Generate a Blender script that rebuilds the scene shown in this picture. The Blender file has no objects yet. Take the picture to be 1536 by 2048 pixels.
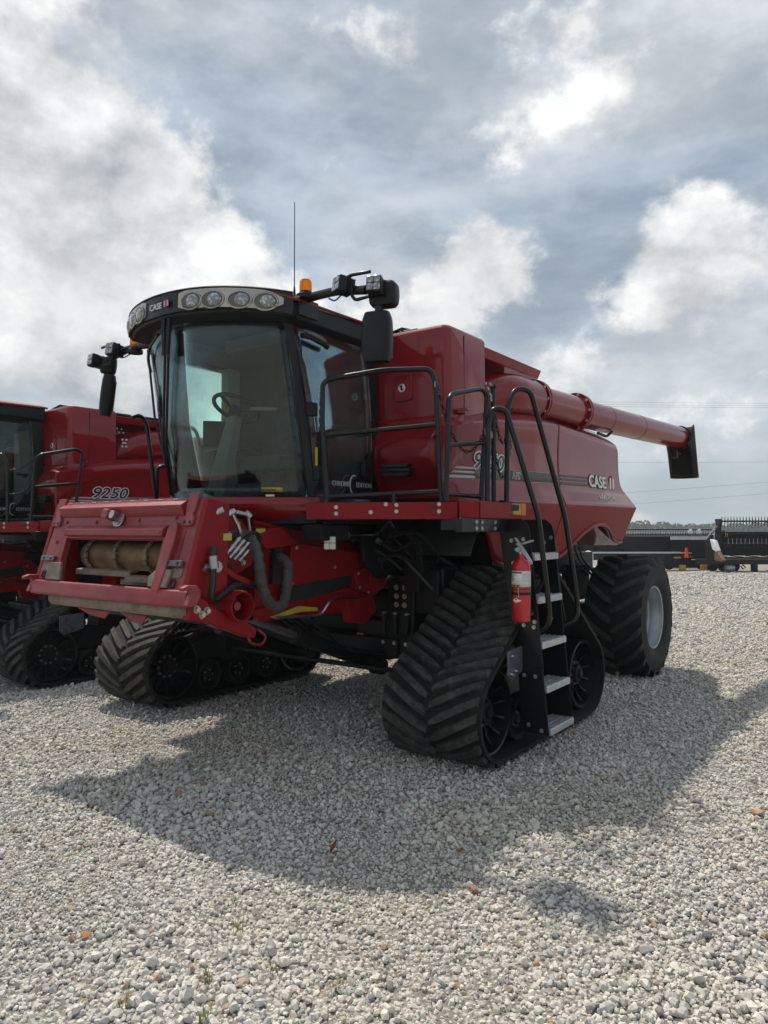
import bpy, bmesh, math, random
from mathutils import Vector, Matrix, Euler
R = math.radians
random.seed(7)
sc = bpy.context.scene
col = sc.collection

# ---------------------------------------------------------------- camera, sky, sun, exposure
cam_d = bpy.data.cameras.new('camera')
cam = bpy.data.objects.new('camera', cam_d); col.objects.link(cam)
cam_d.sensor_fit = 'HORIZONTAL'; cam_d.sensor_width = 36.0
cam_d.lens = 36.0 * 1450 / 1536
cam_d.clip_start = 0.05; cam_d.clip_end = 3000
YAW = R(36.2); CAM = Vector((4.475, -4.6, 1.7))
cam.location = CAM
cam.rotation_euler = (R(90) + math.atan(36 / 1450), 0, YAW)
sc.camera = cam
SUN_DIR = Vector((-0.515, 0.20, 1.0)).normalized()          # towards the sun
SUN_EL = math.asin(SUN_DIR.z)

class NT:
    """tiny helper for building node trees"""
    def __init__(s, tree): s.t = tree; s.n = tree.nodes; s.l = tree.links
    def add(s, typ, **kw):
        n = s.n.new(typ)
        for k, v in kw.items(): setattr(n, k, v)
        return n
    def put(s, sock, v):
        if isinstance(v, bpy.types.NodeSocket): s.l.new(v, sock)
        else: sock.default_value = v
    def m(s, op, a, b=None, c=None, clamp=False):
        n = s.add('ShaderNodeMath', operation=op, use_clamp=clamp)
        for i, v in enumerate((a, b, c)):
            if v is not None: s.put(n.inputs[i], v)
        return n.outputs[0]
    def vm(s, op, a, b=None, sc_=None):
        n = s.add('ShaderNodeVectorMath', operation=op)
        s.put(n.inputs[0], a)
        if b is not None: s.put(n.inputs[1], b)
        if sc_ is not None: s.put(n.inputs['Scale'], sc_)
        return n.outputs['Value'] if op in ('DOT_PRODUCT', 'LENGTH') else n.outputs[0]
    def noise(s, vec, scale, detail=4, rough=.55, dist=0.0):
        n = s.add('ShaderNodeTexNoise')
        if vec is not None: s.l.new(vec, n.inputs['Vector'])
        n.inputs['Scale'].default_value = scale; n.inputs['Detail'].default_value = detail
        n.inputs['Roughness'].default_value = rough; n.inputs['Distortion'].default_value = dist
        return n.outputs[0]
    def ss(s, v, a, b, lo=0.0, hi=1.0):
        n = s.add('ShaderNodeMapRange', interpolation_type='SMOOTHSTEP')
        s.put(n.inputs[0], v)
        for i, k in enumerate((a, b, lo, hi)): s.put(n.inputs[i + 1], k)
        return n.outputs[0]
    def mix(s, f, a, b, blend='MIX'):
        n = s.add('ShaderNodeMix', data_type='RGBA', blend_type=blend)
        s.put(n.inputs[0], f)
        for i, v in ((6, a), (7, b)):
            if isinstance(v, tuple) and len(v) == 3: v = (*v, 1)
            s.put(n.inputs[i], v)
        return n.outputs[2]

world = bpy.data.worlds.new('World'); sc.world = world; world.use_nodes = True
w = NT(world.node_tree); w.n.clear()
def build_sky():
    sky = w.add('ShaderNodeTexSky', sky_type='NISHITA'); sky.sun_disc = False
    sky.sun_elevation = SUN_EL; sky.sun_rotation = math.atan2(SUN_DIR.x, SUN_DIR.y)
    sky.altitude = 100; sky.dust_density = 2.0
    D = w.vm('NORMALIZE', w.add('ShaderNodeTexCoord').outputs['Generated'])
    sep = w.add('ShaderNodeSeparateXYZ'); w.l.new(D, sep.inputs[0])
    dz = w.m('MAXIMUM', sep.outputs[2], 0.0)
    inv = w.m('DIVIDE', 1.0, w.m('ADD', dz, 0.22))
    q = w.vm('SCALE', D, sc_=inv)
    # broad cloud banks lying in the directions where the cumulus stands
    def blob(az, el, wid, tall):
        a, e = R(az), R(el)
        d0 = Vector((math.sin(a) * math.cos(e), math.cos(a) * math.cos(e), math.sin(e)))
        rt = Vector((math.cos(a), -math.sin(a), 0)); up = d0.cross(rt) * -1
        x = w.m('DIVIDE', w.vm('DOT_PRODUCT', D, tuple(rt)), math.sin(R(wid)))
        y = w.m('DIVIDE', w.vm('DOT_PRODUCT', D, tuple(up)), math.sin(R(tall)))
        r2 = w.m('ADD', w.m('MULTIPLY', x, x), w.m('MULTIPLY', y, y))
        front = w.m('GREATER_THAN', w.vm('DOT_PRODUCT', D, tuple(d0)), 0.0)
        return w.m('MULTIPLY', w.m('POWER', 2.718, w.m('MULTIPLY', r2, -1.0)), front)
    warp = w.vm('SCALE', w.vm('SUBTRACT', w.add('ShaderNodeTexNoise').outputs['Color'], (.5, .5, .5)), sc_=0.0)
    banks = None
    for az, el, wid, tall, k in SKY_BANKS:
        b = w.m('MULTIPLY', blob(az, el, wid, tall), k)
        banks = b if banks is None else w.m('ADD', banks, b)
    def dens(vec):
        return w.noise(vec, 3.2, 14, .615, 0.0)
    qc = w.vm('ADD', w.vm('MULTIPLY', D, (1.0, 1.0, 1.25)), SKY_OFF)
    d1 = dens(qc)
    q2 = w.vm('ADD', qc, (SUN_DIR.x * .035, SUN_DIR.y * .035, .075))
    d2 = dens(q2)
    cum = w.m('ADD', d1, w.m('MULTIPLY', banks, .34))
    cover = w.ss(cum, .575, .675)
    lit = w.m('ADD', w.m('SUBTRACT', .66, w.m('MULTIPLY', w.ss(cum, .70, 1.05), .30)), w.m('MULTIPLY', w.m('SUBTRACT', d1, d2), 4.0), clamp=True)
    thick = w.ss(cum, .62, 1.02)
    # high thin grey veil
    veil = w.ss(w.noise(w.vm('MULTIPLY', D, (1.0, 1.0, 2.6)), 2.0, 9, .55, 0.0), .34, .68)
    blue = w.mix(.72, w.vm('SCALE', sky.outputs[0], sc_=.055), (.29, .355, .43))
    base = w.mix(w.m('MULTIPLY', veil, .95), blue, (.50, .53, .555))
    n2 = w.noise(w.vm('MULTIPLY', D, (1.0, 1.0, 2.0)), 5.2, 12, .60, 0.0)
    base = w.mix(1.0, base, w.mix(w.ss(n2, .36, .66), (.80, .815, .83), (1.22, 1.20, 1.18)), 'MULTIPLY')
    base = w.mix(w.ss(dz, .0, .30, .55, 0.), base, (.41, .47, .505))
    cl = w.mix(lit, (.33, .355, .385), (.80, .80, .79))
    cl = w.mix(1.0, cl, w.mix(w.ss(n2, .36, .66), (.80, .81, .82), (1.10, 1.10, 1.09)), 'MULTIPLY')
    full = w.mix(w.m('MULTIPLY', cover, .92), base, cl)
    return full
SKY_OFF = (25.9, 13.3, 16.1)
SKY_BANKS = [(-60, 23, 11, 7.5, 1.0), (-50, 14, 14, 6, .9), (-66, 33, 9, 5, .35), (-28, 20, 4.5, 3.5, .62), (-13, 19, 5.5, 5.5, .75), (-31, 34, 16, 4, .30), (-40, 27, 1.8, 1.3, .30)]
bg = w.add('ShaderNodeBackground'); bg.inputs['Strength'].default_value = 1.0
w.l.new(build_sky(), bg.inputs['Color'])
w.l.new(bg.outputs[0], w.add('ShaderNodeOutputWorld').inputs['Surface'])

sun_d = bpy.data.lights.new('sun', 'SUN'); sun = bpy.data.objects.new('sun', sun_d); col.objects.link(sun)
sun_d.energy = 3.1; sun_d.angle = R(1.6); sun_d.color = (1.0, .92, .80)
sun.rotation_euler = SUN_DIR.to_track_quat('Z', 'Y').to_euler(); sun.location = (-6, 3, 12)
vs = sc.view_settings
vs.view_transform = 'Standard'; vs.look = 'None'; vs.exposure = .45; vs.gamma = 1
sc.cycles.max_bounces = 8; sc.cycles.transparent_max_bounces = 16
try: sc.cycles.use_denoising = True
except Exception: pass

# ---------------------------------------------------------------- materials
MAT = {}
def mat(name, base=(.5, .5, .5), rough=.5, metal=0.0, coat=0.0, dust=0.0, dustcol=(.32, .28, .23), var=.15, scale=6.0, bump=0.0, bscale=60, spec=.5, emit=None, updust=False):
    m = bpy.data.materials.new(name); m.use_nodes = True; t = NT(m.node_tree); t.n.clear()
    p = t.add('ShaderNodeBsdfPrincipled'); o = t.add('ShaderNodeOutputMaterial'); t.l.new(p.outputs[0], o.inputs[0])
    geo = t.add('ShaderNodeNewGeometry'); tc = t.add('ShaderNodeTexCoord').outputs['Object']
    n1 = t.noise(tc, scale, 6, .6)
    c = t.mix(t.ss(n1, .3, .7), tuple(x * (1 - var) for x in base), tuple(min(1, x * (1 + var)) for x in base))
    if dust:
        f = t.ss(t.noise(tc, scale * 1.7, 8, .68), .42, .80)
        if updust:
            sp = t.add('ShaderNodeSeparateXYZ'); t.l.new(geo.outputs['Normal'], sp.inputs[0])
            f = t.m('MULTIPLY', f, t.ss(sp.outputs[2], -.2, .9, .35, 1.0))
        f = t.m('MULTIPLY', f, dust)
        c = t.mix(f, c, dustcol)
        rr = t.m('ADD', rough, t.m('MULTIPLY', f, .5), clamp=True)
    else:
        rr = t.m('ADD', rough - .05, t.m('MULTIPLY', n1, .1), clamp=True)
    t.l.new(c, p.inputs['Base Color']); t.l.new(rr, p.inputs['Roughness'])
    p.inputs['Metallic'].default_value = metal; p.inputs['Coat Weight'].default_value = coat
    p.inputs['Coat Roughness'].default_value = .035; p.inputs['Specular IOR Level'].default_value = spec
    if bump:
        b = t.add('ShaderNodeBump'); b.inputs['Strength'].default_value = bump; b.inputs['Distance'].default_value = .01
        t.l.new(t.noise(tc, bscale, 5, .6), b.inputs['Height']); t.l.new(b.outputs[0], p.inputs['Normal'])
    if emit:
        p.inputs['Emission Color'].default_value = (*emit[0], 1); p.inputs['Emission Strength'].default_value = emit[1]
    MAT[name] = m
    return m
mat('red_paint', (.21, .0045, .009), .36, coat=.75, dust=.04, dustcol=(.28, .12, .10), var=.06, scale=2.2, updust=True, spec=.12)
mat('red_shade_finish', (.225, .005, .0095), .5, coat=.06, dust=.06, dustcol=(.25, .12, .10), var=.08, scale=2.5, spec=.2)  # gloss cut so that shaded reflections on these red sides are painted in
mat('dusty_red', (.25, .022, .030), .5, coat=.12, dust=.6, dustcol=(.34, .20, .18), var=.15, scale=3.5, updust=True)
mat('black_paint', (.006, .0065, .008), .34, coat=.1, dust=.08, dustcol=(.06, .055, .05), scale=5, spec=.35)
mat('black_plastic', (.008, .009, .011), .42, dust=.08, dustcol=(.05, .05, .05), scale=8, bump=.1, bscale=300, spec=.3)
mat('rail_black', (.005, .0055, .006), .28, coat=.1, dust=.05, dustcol=(.06, .055, .05), scale=9, spec=.35)
mat('mech_black', (.007, .0072, .008), .5, dust=.3, dustcol=(.035, .03, .026), scale=7, bump=.2, bscale=40, spec=.3)
mat('rubber', (.015, .015, .015), .74, spec=.25, dust=.55, dustcol=(.055, .052, .046), var=.25, scale=5, bump=.35, bscale=70)
mat('lug_rubber', (.036, .036, .034), .68, dust=.8, dustcol=(.135, .128, .116), var=.35, scale=9, bump=.35, bscale=80, spec=.3)
mat('tyre_rubber', (.016, .016, .016), .7, spec=.3, dust=.4, dustcol=(.06, .056, .05), var=.2, scale=5, bump=.25, bscale=60)
mat('tyre_lug', (.030, .030, .029), .68, spec=.3, dust=.5, dustcol=(.075, .07, .062), var=.2, scale=6, bump=.25, bscale=60)
mat('steel', (.42, .42, .42), .32, metal=1.0, dust=.15, dustcol=(.25, .22, .19), scale=12)
mat('bolt_zinc', (.55, .53, .48), .35, metal=.9, scale=20)
mat('chrome', (.40, .365, .32), .22, metal=1.0, var=.05, scale=3)
mat('rim_grey', (.30, .33, .36), .38, metal=.35, dust=.2, dustcol=(.3, .28, .25), scale=4)
mat('step_alu', (.52, .54, .56), .42, metal=.6, dust=.25, dustcol=(.32, .3, .27), scale=14)
mat('rust_brown', (.16, .095, .045), .55, metal=.25, dust=.5, dustcol=(.22, .15, .09), var=.35, scale=9, bump=.2)
mat('dirty_metal', (.20, .155, .125), .62, metal=.15, dust=.7, dustcol=(.30, .20, .15), var=.35, scale=10, bump=.2)
mat('plate_blue', (.075, .085, .11), .38, coat=.3, dust=.2, dustcol=(.2, .19, .17), scale=6)
mat('hose', (.012, .012, .013), .45, var=.2, scale=12, bump=.3, bscale=90)
mat('sleeve', (.05, .048, .046), .75, dust=.5, dustcol=(.13, .12, .11), var=.3, scale=14, bump=.6, bscale=50)
mat('yellow', (.44, .31, .025), .5, dust=.2, dustcol=(.3, .25, .15), scale=12)
mat('label_yellow', (.44, .38, .09), .5, var=.1, scale=30)
mat('white_print', (.72, .72, .70), .45, var=.05, scale=10)
mat('silver_print', (.45, .45, .45), .4, var=.05, scale=10)
mat('black_print', (.012, .012, .012), .4, var=.1, scale=10)
mat('dark_print', (.06, .045, .045), .4, var=.1, scale=10)
mat('red_print', (.45, .01, .012), .4, var=.05, scale=10)
mat('post_grey', (.34, .33, .30), .6, var=.08, scale=8)
mat('grey_trim', (.13, .125, .115), .6, var=.1, scale=8)
mat('cab_trim', (.055, .058, .055), .7, var=.15, scale=8)
mat('seat_cloth', (.05, .05, .052), .85, var=.25, scale=14, bump=.3, bscale=120)
mat('ext_red', (.52, .006, .012), .28, coat=.5, dust=.06, dustcol=(.3, .2, .18), var=.05, scale=8)
mat('cone_orange', (.80, .10, .02), .5, var=.08, scale=8)
mat('canvas_white', (.62, .64, .66), .6, var=.08, scale=5)
mat('tank_inner', (.03, .03, .03), .6, var=.2, scale=5)

def special(name, f):
    m = bpy.data.materials.new(name); m.use_nodes = True; t = NT(m.node_tree); t.n.clear()
    o = t.add('ShaderNodeOutputMaterial'); t.l.new(f(t), o.inputs[0]); MAT[name] = m
def glass_f(tint, rough, boost, film):
    def f(t):
        tr = t.add('ShaderNodeBsdfTransparent'); tr.inputs[0].default_value = (*tint, 1)
        gl = t.add('ShaderNodeBsdfGlossy'); gl.inputs['Roughness'].default_value = rough
        gl.inputs[0].default_value = (.9, .95, 1, 1)
        fr = t.add('ShaderNodeFresnel'); fr.inputs[0].default_value = 1.5
        df = t.add('ShaderNodeBsdfDiffuse'); df.inputs[0].default_value = (.42, .43, .40, 1)
        tc = t.add('ShaderNodeTexCoord').outputs['Object']
        st = t.noise(t.vm('MULTIPLY', tc, (6.0, 6.0, .9)), 3.0, 6, .65)
        dm = t.m('MULTIPLY', t.ss(st, .42, .8), film)
        a = t.add('ShaderNodeMixShader'); t.l.new(t.m('MULTIPLY', fr.outputs[0], boost, clamp=True), a.inputs[0])
        t.l.new(tr.outputs[0], a.inputs[1]); t.l.new(gl.outputs[0], a.inputs[2])
        b = t.add('ShaderNodeMixShader'); t.l.new(dm, b.inputs[0]); t.l.new(a.outputs[0], b.inputs[1]); t.l.new(df.outputs[0], b.inputs[2])
        return b.outputs[0]
    return f
special('windshield_glass', glass_f((.86, .965, .94), .02, .95, .02))
special('side_glass', glass_f((.84, .955, .93), .02, .75, .035))
special('lens_clear', glass_f((.9, .92, .92), .05, 1.0, .12))
def amber_f(t):
    p = t.add('ShaderNodeBsdfPrincipled'); p.inputs['Base Color'].default_value = (.95, .27, .01, 1)
    p.inputs['Roughness'].default_value = .15; p.inputs['Transmission Weight'].default_value = .55; p.inputs['IOR'].default_value = 1.3
    return p.outputs[0]
special('amber', amber_f)
def led_f(t):
    p = t.add('ShaderNodeBsdfPrincipled'); tc = t.add('ShaderNodeTexCoord').outputs['Object']
    v = t.add('ShaderNodeTexVoronoi'); v.inputs['Scale'].default_value = 38; t.l.new(tc, v.inputs['Vector'])
    c = t.mix(t.ss(v.outputs['Distance'], .1, .6), (.55, .56, .56), (.20, .21, .215))
    t.l.new(c, p.inputs['Base Color']); p.inputs['Roughness'].default_value = .2; p.inputs['Metallic'].default_value = .4
    p.inputs['Coat Weight'].default_value = 1.0
    return p.outputs[0]
special('led_lens', led_f)

# ---------------------------------------------------------------- mesh building
class M:
    def __init__(s): s.v = []; s.f = []
    def add(s, vs_, fs_):
        o = len(s.v); s.v += [tuple(x) for x in vs_]; s.f += [tuple(i + o for i in f) for f in fs_]; return s
    def box(s, c, sz, rot=None):
        x, y, z = (k / 2 for k in sz); P = [Vector((a * x, b * y, d * z)) for a in (-1, 1) for b in (-1, 1) for d in (-1, 1)]
        if rot is not None: P = [rot @ p for p in P]
        P = [p + Vector(c) for p in P]
        return s.add(P, [(0, 1, 3, 2), (4, 6, 7, 5), (0, 4, 5, 1), (2, 3, 7, 6), (0, 2, 6, 4), (1, 5, 7, 3)])
    def bx(s, x0, x1, y0, y1, z0, z1): return s.box(((x0 + x1) / 2, (y0 + y1) / 2, (z0 + z1) / 2), (abs(x1 - x0), abs(y1 - y0), abs(z1 - z0)))
    def bar(s, p0, p1, wd, ht):
        p0, p1 = Vector(p0), Vector(p1); d = p1 - p0
        return s.box((p0 + p1) / 2, (d.length, wd, ht), d.to_track_quat('X', 'Z').to_matrix())
    def cyl(s, p0, p1, r0, r1=None, n=16):
        p0, p1 = Vector(p0), Vector(p1); r1 = r0 if r1 is None else r1
        q = (p1 - p0).to_track_quat('Z', 'Y').to_matrix(); V = []
        for p, r in ((p0, r0), (p1, r1)):
            for i in range(n):
                a = 2 * math.pi * i / n; V.append(p + q @ Vector((r * math.cos(a), r * math.sin(a), 0)))
        F = [(i, (i + 1) % n, n + (i + 1) % n, n + i) for i in range(n)] + [tuple(range(n))[::-1], tuple(range(n, 2 * n))]
        return s.add(V, F)
    def tube(s, pts, r, n=8, fil=0.0, seg=5, closed=False):
        P = [Vector(p) for p in pts]
        if fil:
            Q = [P[0]]
            for a, b, c in zip(P, P[1:], P[2:]):
                u = (a - b); v = (c - b); k = min(fil, u.length * .48, v.length * .48)
                a2 = b + u.normalized() * k; c2 = b + v.normalized() * k
                for i in range(seg + 1):
                    t = i / seg; Q.append(a2 * (1 - t) ** 2 + b * 2 * t * (1 - t) + c2 * t * t)
            P = Q + [P[-1]]
        N = len(P); V = []; up = None
        for i, p in enumerate(P):
            d = (P[(i + 1) % N] - P[i - 1]) if closed else (P[min(i + 1, N - 1)] - P[max(i - 1, 0)])
            d.normalize()
            if up is None:
                up = Vector((0, 0, 1)) if abs(d.z) < .9 else Vector((1, 0, 0))
            x = d.cross(up).normalized(); up = x.cross(d).normalized()
            rr = r(i / max(1, N - 1)) if callable(r) else r
            for k in range(n):
                a = 2 * math.pi * k / n; V.append(p + x * rr * math.cos(a) + up * rr * math.sin(a))
        F = []
        for i in range(N if closed else N - 1):
            j = (i + 1) % N
            F += [(i * n + k, i * n + (k + 1) % n, j * n + (k + 1) % n, j * n + k) for k in range(n)]
        if not closed: F += [tuple(range(n))[::-1], tuple((N - 1) * n + k for k in range(n))]
        return s.add(V, F)
    def prism(s, poly, f, o0, o1):
        n = len(poly); V = [f(a, b, o0) for a, b in poly] + [f(a, b, o1) for a, b in poly]
        return s.add(V, [(i, (i + 1) % n, n + (i + 1) % n, n + i) for i in range(n)] + [tuple(range(n))[::-1], tuple(range(n, 2 * n))])
    def px(s, poly, x0, x1): return s.prism(poly, lambda a, b, o: (o, a, b), x0, x1)
    def py(s, poly, y0, y1): return s.prism(poly, lambda a, b, o: (a, o, b), y0, y1)
    def pz(s, poly, z0, z1): return s.prism(poly, lambda a, b, o: (a, b, o), z0, z1)
    def rev(s, prof, c, axis='X', n=32, rot=None):
        V = []; c = Vector(c)
        for h, r in prof:
            for i in range(n):
                a = 2 * math.pi * i / n; u, v = r * math.cos(a), r * math.sin(a)
                p = {'X': Vector((h, u, v)), 'Y': Vector((u, h, v)), 'Z': Vector((u, v, h))}[axis]
                if rot is not None: p = rot @ p
                V.append(c + p)
        k = len(prof)
        F = [(j * n + i, j * n + (i + 1) % n, (j + 1) * n + (i + 1) % n, (j + 1) * n + i) for j in range(k - 1) for i in range(n)]
        if prof[0][1] > 1e-6: F.append(tuple(range(n))[::-1])
        if prof[-1][1] > 1e-6: F.append(tuple((k - 1) * n + i for i in range(n)))
        return s.add(V, F)
    def revo(s, prof, c, axis='X', n=32, rot=None):          # open profile closed on itself (ring)
        s.rev(prof + [prof[0]], c, axis, n, rot); s.f.pop(); s.f.pop(); return s
    def grid(s, f, nu, nv):
        V = [f(i / nu, j / nv) for i in range(nu + 1) for j in range(nv + 1)]
        return s.add(V, [(i * (nv + 1) + j, (i + 1) * (nv + 1) + j, (i + 1) * (nv + 1) + j + 1, i * (nv + 1) + j + 1) for i in range(nu) for j in range(nv)])
    def strip(s, sections, closed=True):                      # list of equal-length closed loops joined
        n = len(sections[0]); V = [p for q in sections for p in q]; k = len(sections)
        F = [(j * n + i, j * n + (i + 1) % n, (j + 1) * n + (i + 1) % n, (j + 1) * n + i) for j in range(k - 1) for i in range(n)]
        F += [tuple(range(n))[::-1], tuple((k - 1) * n + i for i in range(n))]
        return s.add(V, F)

def mesh_of(name, m, mt, smooth=38):
    me = bpy.data.meshes.new(name); me.from_pydata(m.v, [], m.f)
    bm = bmesh.new(); bm.from_mesh(me); bmesh.ops.remove_doubles(bm, verts=bm.verts, dist=1e-5)
    bmesh.ops.recalc_face_normals(bm, faces=bm.faces); bm.to_mesh(me); bm.free()
    me.materials.append(MAT[mt])
    if smooth:
        me.shade_smooth(); me.set_sharp_from_angle(angle=R(smooth))
    return me
def O(name, m, mt, parent=None, bev=0.0, smooth=38, solid=0.0, label=None):
    me = m if isinstance(m, bpy.types.Mesh) else mesh_of(name, m, mt, smooth)
    o = bpy.data.objects.new(name, me); col.objects.link(o)
    if parent is not None: o.parent = parent
    if solid:
        d = o.modifiers.new('thickness', 'SOLIDIFY'); d.thickness = solid; d.offset = 0
    if bev:
        b = o.modifiers.new('bevel', 'BEVEL'); b.width = bev; b.segments = 2; b.limit_method = 'ANGLE'; b.angle_limit = R(35)
    if label: o['label'] = label
    return o
def thing(name, label, cat, loc=(0, 0, 0), rz=0.0, group=None):
    o = bpy.data.objects.new(name, None); col.objects.link(o); o.location = loc; o.rotation_euler = (0, 0, rz)
    o.empty_display_size = .3; tag(o, label, cat, group); return o
def tag(o, label, cat, group=None):
    o['label'] = label; o['category'] = cat
    if group: o['group'] = group
    return o
def copy_tree(o, parent=None):
    c = o.copy(); col.objects.link(c); c.parent = parent
    for ch in list(o.children): copy_tree(ch, c)
    return c
_bolt = {}
def bolt(parent, p, n, r=.012, h=.008, mt='bolt_zinc', name='bolt'):
    k = (r, h, mt)
    if k not in _bolt:
        b = M().rev([(0, r * 1.25), (h * .25, r * 1.25), (h * .25, r), (h, r * .8)], (0, 0, 0), 'Z', 8)
        _bolt[k] = mesh_of('bolt', b, mt)
    o = bpy.data.objects.new(name, _bolt[k]); col.objects.link(o); o.parent = parent
    o.location = p; o.rotation_euler = Vector(n).to_track_quat('Z', 'Y').to_euler()
    return o
def text(body, p, size, mt, parent, face='X', shear=0.0, bold=0.0, ext=.002, xs=1.0, align='LEFT', rot=None):
    c = bpy.data.curves.new('lettering', 'FONT'); c.body = body; c.size = size; c.shear = shear; c.offset = bold
    c.extrude = ext; c.align_x = align; c.resolution_u = 4
    t_ = bpy.data.objects.new('text_source', c); me = bpy.data.meshes.new_from_object(t_)
    bpy.data.objects.remove(t_); bpy.data.curves.remove(c)
    me.name = 'lettering'; me.materials.clear(); me.materials.append(MAT[mt])
    o = bpy.data.objects.new('lettering', me); col.objects.link(o); o.parent = parent
    o.location = p; o.scale = (xs, 1, 1)
    o.rotation_euler = rot if rot is not None else {'X': (R(90), 0, R(90)), 'Y': (R(90), 0, 0)}[face]
    return o
def chain(name, p0, p1, sag, parent, mt='mech_black', pitch=.030, r=.0042):
    p0, p1 = Vector(p0), Vector(p1)
    K = 200; P = []
    for i in range(K + 1):
        t = i / K; P.append(p0.lerp(p1, t) - Vector((0, 0, 4 * sag * t * (1 - t))))
    m = M(); acc = 0; last = P[0]; k = 0
    for a, b in zip(P, P[1:]):
        acc += (b - a).length
        if acc >= pitch:
            acc = 0; d = (b - a).normalized(); side = d.cross(Vector((.3, .2, .93))).normalized()
            if k % 2: side = d.cross(side).normalized()
            k += 1; L, W = pitch * .72, pitch * .33
            ring = []
            for j in range(10):
                an = 2 * math.pi * j / 10; ring.append(b + d * (L * math.cos(an)) + side * (W * math.sin(an)))
            m.tube(ring, r, 4, closed=True)
    return O(name, m, mt, parent)

# ================================================================ the combine harvester
# machine frame: x to its left side, -y to its front, z up; origin under the cab, on the gravel
root = thing('combine_harvester', 'red combine harvester in front, on black rubber tracks, with empty feeder and ladder', 'combine', group='red combines parked side by side')

def smooth01(t): t = max(0, min(1, t)); return t * t * (3 - 2 * t)
def lerp(a, b, t): return a + (b - a) * t
def pw(x, pts):
    if x <= pts[0][0]: return pts[0][1]
    for (a, b), (c, d) in zip(pts, pts[1:]):
        if x <= c: return lerp(b, d, (x - a) / (c - a))
    return pts[-1][1]

# ---------------------------------------------------------------- tracks
def hull(pts):
    pts = sorted(set(pts)); L = []
    def half(ps):
        h = []
        for p in ps:
            while len(h) > 1 and (h[-1][0] - h[-2][0]) * (p[1] - h[-2][1]) - (h[-1][1] - h[-2][1]) * (p[0] - h[-2][0]) <= 0: h.pop()
            h.append(p)
        return h[:-1]
    return half(pts) + half(pts[::-1])
WHEELS = [(.13, .375, .343), (1.90, .375, .343), (1.03, 1.02, .335)]
pts = []
for cy, cz, r in WHEELS:
    for i in range(180):
        a = 2 * math.pi * i / 180; pts.append((round(cy + r * math.cos(a), 5), round(cz + r * math.sin(a), 5)))
H = hull(pts)[::-1]                                   # clockwise seen from +x ... rises along the front
LEN = [0]
for a, b in zip(H, H[1:] + H[:1]): LEN.append(LEN[-1] + math.dist(a, b))
PER = LEN[-1]
def path(s):
    s %= PER
    lo, hi = 0, len(H)
    while hi - lo > 1:
        md = (lo + hi) // 2
        if LEN[md] <= s: lo = md
        else: hi = md
    a, b = H[lo], H[(lo + 1) % len(H)]; t = (s - LEN[lo]) / (LEN[lo + 1] - LEN[lo])
    return Vector((0, lerp(a[0], b[0], t), lerp(a[1], b[1], t)))
def frame(s):
    p = path(s); d = (path(s + .03) - path(s - .03)).normalized()
    n = Vector((0, -d.z, d.y))                        # outward (path runs clockwise seen from +x side)
    return p, d, n
_p, _d, _n = frame(0)
OUT = 1 if (_p + _n - Vector((0, 1.03, .6))).length > (_p - _n - Vector((0, 1.03, .6))).length else -1
def belt_pt(s, x, h):
    p, d, n = frame(s); q = p + n * OUT * h; return Vector((x, q.y, q.z))
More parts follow.
